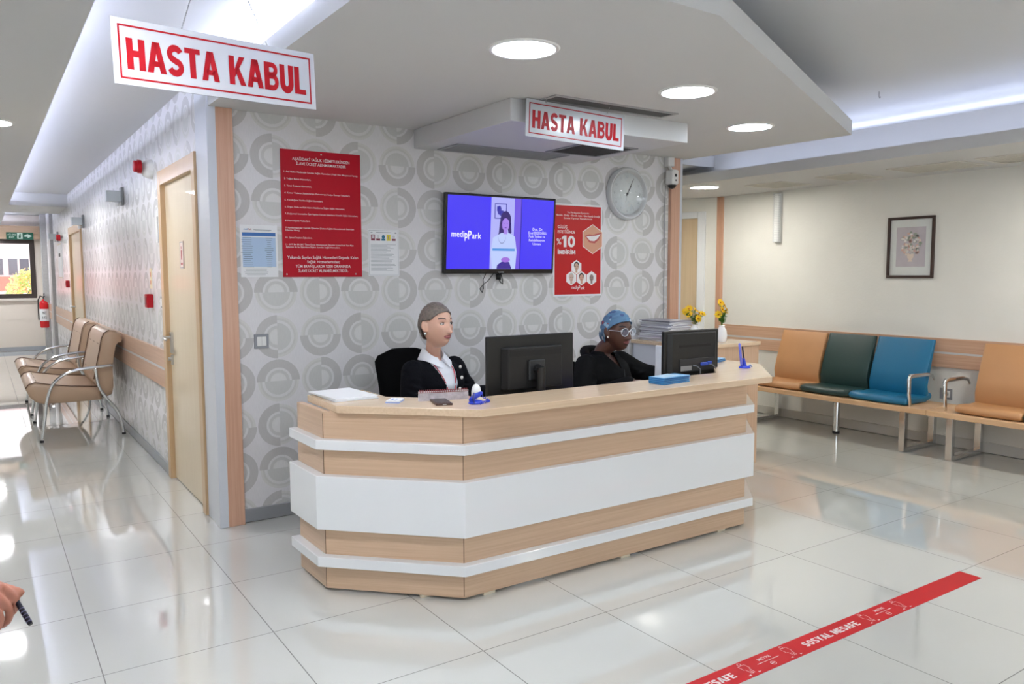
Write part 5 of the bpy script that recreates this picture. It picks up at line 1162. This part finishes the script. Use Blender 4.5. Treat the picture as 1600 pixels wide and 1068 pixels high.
def patch(name, M, pred, off, m, parent, thick=0, nu=120, nv=100, warp=None, kw={}):
    V = []; idx = {}; Fs = []; D = head_dirs(nu, nv)
    P = [[head_point(d, **kw) for d in r] for r in D]; ok = [[pred(p) for p in r] for r in P]
    for i in range(nv):
        for j in range(nu):
            q = [(i, j), (i, (j+1) % nu), (i+1, (j+1) % nu), (i+1, j)]
            if all(ok[a][b] for a, b in q):
                f = []
                for a, b in q:
                    if (a, b) not in idx:
                        p = P[a][b]; n = Vector((p.x/.0745**2, p.y/.095**2, p.z/.118**2)).normalized(); o_ = off(p) if callable(off) else off
                        w2 = p+n*o_
                        if warp: w2 = warp(w2)
                        idx[(a, b)] = len(V); V.append(M @ w2)
                    f.append(idx[(a, b)])
                Fs.append(f)
    me = bpy.data.meshes.new(name); me.from_pydata([tuple(v) for v in V], [], Fs); me.update()
    o = link(name, me, m, parent, smooth=0)
    if thick: s = o.modifiers.new('t', 'SOLIDIFY'); s.thickness = thick; s.offset = -1
    return o
def add_hand(mb, wrist, f, n, side, curl=(.25, .35, .3), spread=.06, thumb=(.62, .62, .35), scale=1.0, s_tip=1.0):
    """side=+1: thumb on the n x f side"""
    f = Vector(f).normalized(); n = Vector(n); n = (n-f*n.dot(f)).normalized(); s = n.cross(f)*side; wrist = Vector(wrist); k = scale
    for u in (-.028, -.010, .010, .026): limb(mb, [wrist+s*u*.6*k, wrist+f*.045*k+s*u*k*1.05, wrist+f*.086*k+s*u*1.12*k], [.0135*k, .0135*k, .0105*k], 3, 12)
    mb.ell(wrist+f*.045*k, (1, 1, 1), Matrix(((s.x*.038*k, f.x*.05*k, n.x*.013*k), (s.y*.038*k, f.y*.05*k, n.y*.013*k), (s.z*.038*k, f.z*.05*k, n.z*.013*k))), 16, 10)
    tips = []
    for q, (u, L_) in enumerate(((.031, .072), (.0105, .080), (-.0105, .074), (-.030, .058))):
        p = wrist+f*.084*k+s*u*k; a = 0; pts = [p-f*.01*k, p]; rad = [.0095*k, .0092*k]
        for seg_, c in zip((.44, .31, .25), curl):
            a += c*(1+.12*q*0); d = f*math.cos(a)+n*math.sin(a)+s*u*spread*20*math.cos(a)*.3; d.normalize(); p = p+d*L_*seg_*k; pts.append(p); rad.append((.0086-.0009*len(rad)*.55)*k)
        limb(mb, pts, rad, 3, 12); tips.append(p)
    tb = wrist+f*.022*k+s*.026*k; td = (f*thumb[0]+s*thumb[1]+n*thumb[2]).normalized(); td2 = (td+f*.45+n*.15-s*.25).normalized()
    limb(mb, [tb-f*.01*k, tb+td*.034*k, tb+td*.034*k+td2*.030*k, tb+td*.034*k+td2*.056*k], [.015*k, .0125*k, .0105*k, .0085*k], 3, 12)
    return tips, tb+td*.034*k+td2*.056*k

def figure(M, head_c, head_yaw, head_pitch, arms, legs, sh_z, hip_z, skin, parent, slim=1.0, neck_r=.047, kw={}, voxel=.0035, hands=None):
    """one continuous body; everything in the person's own frame (face to -y)"""
    mb = MB()
    mb.loft(torso_rings(sh_z, hip_z, slim, 0))
    HM = Matrix.Translation(head_c) @ Matrix.Rotation(head_yaw, 4, 'Z') @ Matrix.Rotation(head_pitch, 4, 'X')
    mb.rings([[HM @ head_point(d, **kw) for d in r] for r in head_dirs(96, 80)])
    for sg in (-1, 1):
        mb.ell(HM @ Vector((sg*.0835, .010, .0)), (.0085, .018, .031), (HM.to_3x3() @ Matrix.Rotation(-sg*.55, 3, 'Z') @ Matrix.Rotation(-.15, 3, 'X')), 14, 10)
        mb.ell(HM @ Vector((sg*.0740, .004, -.022)), (.005, .008, .010), None, 10, 8)
    limb(mb, [(0, .01, sh_z-.02), (0, .006, sh_z+.05), tuple(HM @ Vector((0, .022, -.06)))], [neck_r*1.35, neck_r, neck_r*1.02], 4)
    for a in arms: limb(mb, a[:3], [.046*slim, .040*slim, .025*slim], 4)
    for h_ in hands or []: add_hand(mb, **h_)
    for l in legs: limb(mb, l[:4], [.085*slim, .058*slim, .040, .036][:len(l[:4])] if len(l) >= 4 else [.08, .06, .04], 4)
    return remeshed(mb, 'body', voxel, skin, parent, 2), HM
def torso_rings(sh, hip, k, o):
    h = sh-hip
    R_ = [(-.09, .150, .115, .01), (0, .172, .125, .01), (.18, .158, .112, 0), (.38, .130, .098, -.005), (.60, .146, .112, -.018), (.75, .160, .118, -.022), (.88, .168, .098, -.010), (.95, .158, .078, 0), (1.0, .120, .062, .008), (1.04, .062, .052, .012)]
    return [(0, y, hip+h*f, (rx+o)*k, (ry+o)*k) for f, rx, ry, y in R_]
def face_details(HM, parent, iris, brow, lip_m, skin_lid, kw={}):
    for sg in (-1, 1):
        mb = MB(); c = Vector((sg*.0300, -.0715, .0155)); mb.ell(HM @ c, (.0138, .0090, .0080), HM.to_3x3(), 16, 12); e = obj('eye', mb, mat('eye_white', (206, 202, 198), .2), parent, smooth=0)
        mb = MB(); mb.ell(HM @ (c+Vector((0, -.0060, .0002))), (.0064, .0032, .0068), HM.to_3x3(), 12, 8); obj('iris', mb, iris, e, smooth=0)
        mb = MB(); arc_ = [HM @ (c+Vector((.0135*math.cos(a), -.0078+.0035*abs(math.cos(a)), .0072*math.sin(a)))) for a in [PI*.02+PI*.96*k/8 for k in range(9)]]; mb.tube(arc_, .0021, 6); obj('eyelid', mb, skin_lid, parent, smooth=0)
    patch('eyebrow', HM, lambda p: p.y < -.03 and .014 < abs(p.x) < .050 and abs(p.z-(.0385+.012*(1-((abs(p.x)-.034)/.02)**2)*.45)) < .0040, .0016, brow, parent, kw=kw, nu=260, nv=220)
    patch('lips', HM, lambda p: p.y < -.05 and (abs(p.x)/.0255)**2+((p.z+.0515)/(.0115 if p.z < -.0515 else .0095))**2 < 1, .0012, lip_m, parent, kw=kw, nu=260, nv=220)

# ---- woman at left
SK1 = mat('skin_light', (212, 168, 146), .45, sss=.12, noise_amt=.03, nscale=20)
A1 = math.radians(13); 
w1 = thing('person', 'seated woman with tied grey hair, white shirt and black cardigan behind the desk', 'person', M=place(2.05, 3.815, 0, A1))
hc = (w1.matrix_world.inverted() @ Vector((2.035, 3.745, 1.128)))
SH, HP = .925, .475
armsL = [[(-.150, 0, SH-.040), (-.195, -.06, SH-.215), (-.13, -.29, .775)], [(.150, 0, SH-.040), (.205, -.07, SH-.19), (.215, -.29, .775)]]
legs1 = [[(-.09, 0, HP), (-.11, -.38, HP+.01), (-.11, -.40, .25), (-.11, -.38, .07)], [(.09, 0, HP), (.11, -.38, HP+.01), (.11, -.40, .25), (.11, -.38, .07)]]
hands1 = [dict(wrist=armsL[0][2], f=(.25, -.9, -.02), n=(0, 0, -1), side=-1), dict(wrist=armsL[1][2], f=(-.1, -.9, -.02), n=(0, 0, -1), side=1)]
body1, HM1 = figure(w1, hc, math.radians(1), .0, armsL, legs1, SH, HP, SK1, w1, .96, .041, hands=hands1)
face_details(HM1, w1, mat('iris_brown', (52, 34, 24), .15), mat('brow_brown', (74, 56, 48), .7), mat('lips_rose', (158, 84, 88), .35), mat('lid_brown', (92, 62, 54), .6))
HAIR1 = mat('grey_hair', (116, 106, 98), .42, noise_amt=.4, nscale=70, bump=.7, bscale=200)
def pw(y, T):
    if y <= T[0][0]: return T[0][1]
    for (a, b), (c, d) in zip(T, T[1:]):
        if y <= c: return b+(d-b)*(y-a)/(c-a)
    return T[-1][1]
def hair_reg(p): return p.z > pw(p.y, [(-.088, .080), (-.062, .070), (-.045, .052), (-.030, .034), (-.010, .030), (.030, .026), (.040, -.045), (.07, -.080)])
hr = patch('hair', HM1, hair_reg, lambda p: .007+.012*max(0, min(1, (p.y+.02)/.08))+.0014*math.sin(p.z*420+p.x*90)*math.cos(p.x*160), HAIR1, w1, thick=.006)
mb = MB(); mb.ell(HM1 @ Vector((0, .108, .012)), (.034, .026, .034), HM1.to_3x3(), 20, 14); obj('hair_bun', mb, HAIR1, hr, smooth=0)
for sg in (-1, 1):
    mb = MB(); mb.ell(HM1 @ Vector((sg*.082, .004, -.040)), (.0085, .0085, .0105), None, 14, 10); obj('earring', mb, mat('silver_bead', (214, 214, 212), .15, metal=1), w1, smooth=0)
SHIRT = mat('white_shirt', (226, 228, 234), .7, bump=.1, bscale=80)
mb = MB(); mb.loft([r_ for r_ in torso_rings(SH, HP, .96, .007)][:9]+[(0, .010, SH+.012, .068, .058)]); sh1 = remeshed(mb, 'shirt', .006, SHIRT, w1, 3)
# shirt collar
def collar(parent, sh, m, r0=.052, drop=.055, pt=.045, front=16):
    mb = MB(); rs = []
    n = 28
    for i in range(n+1):
        a = math.radians(front+(360-2*front)*i/n); fr_ = max(0, math.cos(a)); dx, dy = math.sin(a), -math.cos(a)
        zi = sh+.074-.050*fr_; ro = r0+.034+.014*fr_; zo = sh+.016-pt*fr_**3
        ce = Vector((0, .006, 0))
        pts = [ce+Vector((dx*(r0+.0), dy*(r0), sh+.0)), ce+Vector((dx*(r0+.002), dy*(r0+.002), zi)), ce+Vector((dx*(r0+.008), dy*(r0+.008), zi+.003)), ce+Vector((dx*ro, dy*(ro+.016*fr_), zo)), ce+Vector((dx*(ro-.004), dy*(ro-.004+.016*fr_), zo-.001)), ce+Vector((dx*(r0+.004), dy*(r0+.004), zi-.010))]
        rs.append(pts)
    mb.rings(rs); return obj('collar', mb, m, parent, smooth=50)
collar(sh1, SH, SHIRT)
KNIT = mat('black_knit', (11, 12, 18), .9, spec=.15, bump=.9, bscale=120)
mb = MB(); mb.loft(torso_rings(SH, HP, .96, .016)[1:9]+[(0, .012, SH+.018, .078, .068)])
for a in armsL: limb(mb, [a[0], a[1], Vector(a[2])+(Vector(a[1])-Vector(a[2]))*.08], [.064, .056, .040], 5)
for a in armsL:      # slack folds at the elbow
    for k in range(4): u = .25+.18*k; p = Vector(a[0]).lerp(Vector(a[1]), u); mb.tube([p+Vector((.055*math.cos(q_), .055*math.sin(q_), .012*math.sin(q_*2+k))) for q_ in [2*PI*j/14 for j in range(14)]], .009, 8, closed=True, cap=False)
def open_front(c):
    if c.z > SH+.004 and math.hypot(c.x, c.y-.01) < .074: return True
    if c.y < -.03 and c.z > .60: return abs(c.x-.006) < .026+.052*max(0, (c.z-.72)/.22)**1.3
    return False
cg = remeshed(mb, 'cardigan', .0065, KNIT, w1, 3, cut=open_front, thick=.006)
for z in (.90, .845, .785, .72):
    mb = MB(); x = .006+.030+.052*max(0, (z-.72)/.22)**1.3; fy = -.145 if z < .88 else -.128; mb.ell((x+.012, fy+.010*(z > .86), z), (.010, .006, .010), None, 14, 8); obj('button', mb, mat('pearl', (226, 222, 216), .2), cg, smooth=0)
mb = MB(); mb.tube(catmull([(-.058, -.03, SH+.02), (-.055, -.095, SH-.03), (-.030, -.135, SH-.11), (.006, -.140, SH-.24), (.010, -.138, SH-.30)]), .0032, 8, squash=(1, .5)); mb.tube(catmull([(.058, -.03, SH+.02), (.052, -.100, SH-.035), (.034, -.136, SH-.11), (.012, -.140, SH-.24), (.010, -.138, SH-.30)]), .0032, 8, squash=(1, .5)); obj('lanyard', mb, mat('lanyard_red', (190, 40, 56), .5), w1, smooth=0)
TRO = mat('dark_trousers', (28, 28, 34), .8)
def trousers(parent, legs, hp, m, k=1):
    mb = MB(); mb.loft(torso_rings(SH, hp, k, .012)[:4])
    for l in legs: limb(mb, l, [.098*k, .072*k, .055, .050], 4)
    return remeshed(mb, 'trousers', .009, m, parent, 2)
def shoes(parent, legs, m):
    for l in legs:
        x, y, z = l[3]; mb = MB(); mb.loft([(x, y-.05, 0.0, .042, .125), (x, y-.05, .022, .044, .128), (x, y-.045, .04, .040, .115), (x, y-.015, .065, .036, .07), (x, y+.005, .095, .034, .045)], p=2.4); obj('shoe', mb, m, parent, smooth=50)
trousers(w1, legs1, HP, TRO, .96); shoes(w1, legs1, M_BLACKM)

# ---- woman at right
SK2 = mat('skin_dark', (84, 54, 44), .38, sss=.08, noise_amt=.04, nscale=20)
A2 = math.radians(14)
w2 = thing('person', 'seated woman with blue patterned head scarf, round glasses and black jacket', 'person', M=place(3.19, 3.72, 0, A2))
hc2 = w2.matrix_world.inverted() @ Vector((3.225, 3.63, 1.052)); SH2, HP2 = .886, .445
arms2 = [[(-.17, .01, SH2-.035), (-.27, -.07, SH2-.20), (-.14, -.30, .775)], [(.17, .0, SH2-.035), (.285, -.13, SH2-.115), (.30, -.36, .785)]]
legs2 = [[(-.09, 0, HP2), (-.11, -.38, HP2+.02), (-.11, -.40, .25), (-.11, -.38, .07)], [(.09, 0, HP2), (.11, -.38, HP2+.02), (.11, -.40, .25), (.11, -.38, .07)]]
hands2 = [dict(wrist=arms2[0][2], f=(.5, -.8, -.02), n=(0, 0, -1), side=-1), dict(wrist=arms2[1][2], f=(-.35, -.9, -.05), n=(0, 0, -1), side=1, curl=(.3, .4, .3))]
KW2 = dict(nose_w=1.35, lip=1.3)
body2, HM2 = figure(w2, hc2, math.radians(-13), math.radians(4), arms2, legs2, SH2, HP2, SK2, w2, 1.0, .05, kw=KW2, hands=hands2)
face_details(HM2, w2, mat('iris_dark', (24, 16, 12), .15), mat('brow_black', (30, 22, 20), .7), mat('lips_plum', (128, 70, 70), .3), mat('lid_dark', (40, 26, 22), .6), kw=KW2)
def scarf_mat():
    M = mat('head_scarf', (96, 132, 162), .8, bump=.4, bscale=60); nt = M.node_tree; b = nt.nodes['Principled BSDF']; L = nt.links.new
    tc = nt.nodes.new('ShaderNodeTexCoord'); v = nt.nodes.new('ShaderNodeTexVoronoi'); v.inputs['Scale'].default_value = 28; L(tc.outputs['Object'], v.inputs['Vector'])
    lt = nt.nodes.new('ShaderNodeMath'); lt.operation = 'LESS_THAN'; L(v.outputs['Distance'], lt.inputs[0]); lt.inputs[1].default_value = .36
    sp = nt.nodes.new('ShaderNodeSeparateColor'); L(v.outputs['Color'], sp.inputs[0])
    cr = nt.nodes.new('ShaderNodeValToRGB'); e = cr.color_ramp; e.interpolation = 'CONSTANT'; e.elements[0].color = lin((150, 178, 196)); e.elements[1].position = .35; e.elements[1].color = lin((60, 78, 120))
    for p, c in ((.55, (200, 206, 210)), (.75, (150, 60, 70)), (.85, (88, 130, 165))): x = e.elements.new(p); x.color = lin(c)
    L(sp.outputs[0], cr.inputs[0]); mx = nt.nodes.new('ShaderNodeMix'); mx.data_type = 'RGBA'; L(lt.outputs[0], mx.inputs[0]); mx.inputs[6].default_value = lin((84, 118, 148)); L(cr.outputs[0], mx.inputs[7]); L(mx.outputs[2], b.inputs['Base Color'])
    return M
def scarf_reg(p): return p.z > pw(p.y, [(-.088, .074), (-.060, .062), (-.030, .040), (-.005, .016), (.015, -.010), (.03, -.055), (.06, -.095)])
sc_ = patch('head_scarf', HM2, scarf_reg, lambda p: .011+.013*max(0, min(1, (p.y+.01)/.08))+.0016*math.sin(p.z*260+p.y*120), scarf_mat(), w2, thick=.006)
mb = MB(); mb.ell(HM2 @ Vector((0, .112, -.03)), (.05, .03, .045), HM2.to_3x3(), 20, 14); obj('scarf_knot', mb, MATS['head_scarf'], sc_, smooth=0)
g2 = None
M_GF = mat('clear_frame', (206, 208, 214), .12, coat=.6)
for sg in (-1, 1):
    c = Vector((sg*.033, -.099, .010)); mb = MB(); mb.tube([HM2 @ (c+Vector((.0255*math.cos(a), .006*abs(math.cos(a))*(1 if sg*math.cos(a) > 0 else 0), .0235*math.sin(a)))) for a in [2*PI*k/28 for k in range(28)]], .0022, 8, closed=True, cap=False)
    if g2 is None:
        g2 = obj('glasses', mb, M_GF, w2, smooth=0)
    else: obj('rim', mb, M_GF, g2, smooth=0)
    mb = MB(); mb.prism(ellp(0, 0, .0245, .0225, 28), 0, .001, HM2 @ Matrix.Translation(c) @ Matrix.Rotation(PI/2, 4, 'X')); obj('lens', mb, M_GLASS, g2)
    mb = MB(); mb.tube([HM2 @ Vector(q_) for q_ in ((sg*.058, -.093, .016), (sg*.072, -.075, .017), (sg*.078, .005, .012))], .0018, 6); obj('temple_arm', mb, M_GF, g2)
    mb = MB(); mb.ell(HM2 @ Vector((sg*.080, .0, -.030)), (.006, .006, .006), None, 12, 8); obj('earring', mb, MATS['pearl'], w2, smooth=0)
mb = MB(); mb.tube([HM2 @ Vector(q_) for q_ in ((-.009, -.104, .014), (0, -.108, .018), (.009, -.104, .014))], .002, 6); obj('bridge', mb, M_GF, g2)
JK = mat('black_jacket', (11, 11, 12), .85, spec=.15, bump=.35, bscale=30)
mb = MB(); mb.loft(torso_rings(SH2, HP2, 1.0, .022)[1:9]+[(0, .012, SH2+.02, .085, .075), (0, .010, SH2+.045, .068, .062)])
for a in arms2: limb(mb, [a[0], a[1], Vector(a[2])+(Vector(a[1])-Vector(a[2]))*.08], [.070, .060, .044], 5)
for a in arms2:
    for k in range(3): u = .3+.22*k; p = Vector(a[0]).lerp(Vector(a[1]), u); mb.tube([p+Vector((.058*math.cos(q_), .058*math.sin(q_), .014*math.sin(q_*2+k*2))) for q_ in [2*PI*j/14 for j in range(14)]], .008, 8, closed=True, cap=False)
hood = catmull([(-.075, -.045, SH2+.02), (-.125, .03, SH2+.03), (-.07, .10, SH2+.055), (0, .125, SH2+.06), (.07, .10, SH2+.055), (.12, .03, SH2+.03), (.07, -.05, SH2+.02)], 4)
mb.tube([p-Vector((0, 0, .018)) for p in hood], [.018+.012*math.sin(PI*i/(len(hood)-1)) for i in range(len(hood))], 14, round_ends=True)
jk = remeshed(mb, 'jacket', .0065, JK, w2, 3, cut=lambda c: c.z > SH2+.01 and math.hypot(c.x, (c.y-.0)) < .058 or (c.y < -.04 and c.z > SH2-.055 and abs(c.x) < .030*(c.z-SH2+.055)/.055), thick=.005)
mb = MB(); mb.tube([(0, -.152, SH2-.06), (.0, -.163, SH2-.16), (.0, -.150, SH2-.30)], .0025, 6); obj('zip', mb, mat('zip_dark', (70, 72, 76), .4, metal=.6), jk)
trousers(w2, legs2, HP2, TRO); shoes(w2, legs2, M_BLACKM)

# ---- office chairs
FAB = mat('black_chair_fabric', (9, 9, 10), .95, spec=.1, bump=.3, bscale=400)
def office_chair(label, x, y, a, sz, bh, w=.24):
    t = thing('office_chair', label, 'office chair', M=place(x, y, 0, a), group='black office chairs behind the desk')
    mb = MB(); mb.loft([(0, -.02, sz-.085, .20, .20), (0, -.02, sz-.075, .225, .225), (0, -.02, sz-.045, .235, .235), (0, -.02, sz-.015, .225, .225), (0, -.02, sz-.005, .19, .19)], p=3.5); obj('seat', mb, FAB, t, smooth=60)
    mb = MB(); rs = []
    for i in range(15):
        f = i/14; z = sz+.08+(bh-sz-.08)*f; hw = w*(1-.10*(1-f))*(1 if f < .80 else math.sqrt(max(.0, 1-((f-.80)/.215)**2.6))); yb = .215+.05*f-.03*math.sin(PI*f); th = .028*(1 if .05 < f < .93 else .6)
        rs.append([(hw*c_, yb+.045*(abs(c_)**2)*-1+th*s_, z) for c_, s_ in [(math.copysign(abs(math.cos(q_))**.5, math.cos(q_)), math.copysign(abs(math.sin(q_))**.9, math.sin(q_))) for q_ in [2*PI*k/32 for k in range(32)]]])
    mb.rings(rs); obj('backrest', mb, FAB, t, smooth=60)
    mb = MB(); mb.tube([(0, .10, sz-.09), (0, .26, sz-.07), (0, .285, sz+.05), (0, .27, sz+.25)], .018, 10); obj('back_support', mb, M_BLACKM, t, smooth=0)
    mb = MB(); mb.tube([(0, 0, .09), (0, 0, sz-.08)], .025, 16); obj('gas_lift', mb, M_BLACK, t, smooth=40)
    for k in range(5):
        q_ = 2*PI*k/5+.3; e = Vector((math.cos(q_)*.28, math.sin(q_)*.28, .07)); mb = MB(); mb.tube([(0, 0, .10), e], [.026, .016], 8); l = obj('base_arm', mb, M_BLACKM, t, smooth=40)
        mb = MB(); mb.lathe([(0, -.02), (.028, -.02), (.028, .02), (0, .02)], 18, Matrix.Translation((e.x, e.y, .028)) @ Matrix.Rotation(q_, 4, 'Z') @ Matrix.Rotation(PI/2, 4, 'X')); obj('caster', mb, M_BLACKM, l, smooth=40)
    return t
office_chair('black fabric office chair with rounded back under the grey-haired woman', 2.10, 4.02, A1-.12, .455, .965, .215)
office_chair('black fabric office chair behind the woman with the scarf', 3.19, 3.87, A2, .43, .83)

# ---- visitor at the left edge: only the hand with a pen shows
SK3 = mat('skin_weathered', (170, 112, 92), .5, sss=.1, noise_amt=.08, nscale=30)
hw_ = lambda px, py, d: Vector((0, 0, CAM_H))+(F+RR*(px-800)/1232.775+UU*(534-py)/1232.775)*d
wr = hw_(-93, 926, 1.33); 
w3 = thing('person', 'standing person at the left edge, only a hand gripping a dark pen visible', 'person', M=place(-.55, 1.78, 0, math.radians(60)))
I3 = w3.matrix_world.inverted(); R3 = I3.to_3x3()
f3 = R3 @ (RR*.97+Vector((0, 0, -.10))-F*.05); n3 = R3 @ (Vector((0, 0, -.92))+F*.25+RR*.0)
sh3 = 1.40; hip3 = .92
S3 = Vector((.19, 0, sh3-.03)); wl = I3 @ wr; el = Vector((.28, -.10, 1.06))
legs3 = [[(-.10, 0, hip3-.02), (-.11, -.01, .50), (-.11, .01, .28), (-.11, .02, .09)], [(.10, 0, hip3-.02), (.11, -.01, .50), (.11, .01, .28), (.11, .02, .09)]]
arm_o = [(-.19, 0, sh3-.03), (-.25, .02, 1.08), (-.26, -.06, .84)]
mbh = MB(); 
h3 = dict(wrist=wl, f=f3, n=n3, side=-1, curl=(.75, .95, .6), thumb=(.80, .38, .18), scale=.98)
body3, HM3 = figure(w3, Vector((0, -.03, 1.60)), 0, 0, [[S3, el, wl], arm_o], legs3, sh3, hip3, SK3, w3, 1.0, .055, voxel=.004,
                    hands=[h3, dict(wrist=arm_o[2], f=(0, -.1, -1), n=(1, 0, 0), side=-1, curl=(.3, .4, .3))])
face_details(HM3, w3, MATS['iris_brown'], MATS['brow_brown'], MATS['lips_rose'], MATS['lid_brown'])
patch('hair', HM3, hair_reg, .008, mat('dark_hair', (48, 40, 36), .5, noise_amt=.3, nscale=90), w3, thick=.006)
CO = mat('navy_coat', (40, 46, 62), .8, bump=.3, bscale=100)
mb = MB(); mb.loft(torso_rings(sh3, hip3, 1.02, .03)[:9]+[(0, .012, sh3+.02, .08, .07)])
limb(mb, [S3, el, Vector(wl)+(el-Vector(wl))*.22], [.075, .060, .046], 5); limb(mb, [arm_o[0], arm_o[1], Vector(arm_o[2])+(Vector(arm_o[1])-Vector(arm_o[2]))*.1], [.075, .060, .046], 5)
remeshed(mb, 'coat', .009, CO, w3, 3, cut=lambda c: c.z > sh3+.012 and math.hypot(c.x, c.y-.01) < .07, thick=.006)
mb = MB(); mb.loft(torso_rings(sh3, hip3, 1.0, .012)[:3])
for l in legs3: limb(mb, l, [.098, .072, .062, .058], 4)
remeshed(mb, 'trousers', .009, TRO, w3, 2); shoes(w3, legs3, M_BLACKM)
mb = MB(); pa, pb = hw_(16, 922, 1.372), hw_(48, 975, 1.345); mb.tube([pa, pb+(pa-pb)*.06, pb], [.0042, .0042, .0036], 12)
pn = tag(obj('pen', mb, mat('ink_pen', (26, 24, 40), .25), smooth=40), 'dark pen held in the hand at the lower left edge', 'pen')
for k in range(5):
    c_ = pb+(pa-pb)*(.08+k*.09); d_ = (pa-pb).normalized()
    mb = MB(); mb.tube([c_-d_*.0008, c_+d_*.0008], .0047, 10); obj('grip_ring', mb, mat('pen_grip', (92, 88, 120), .3), pn)
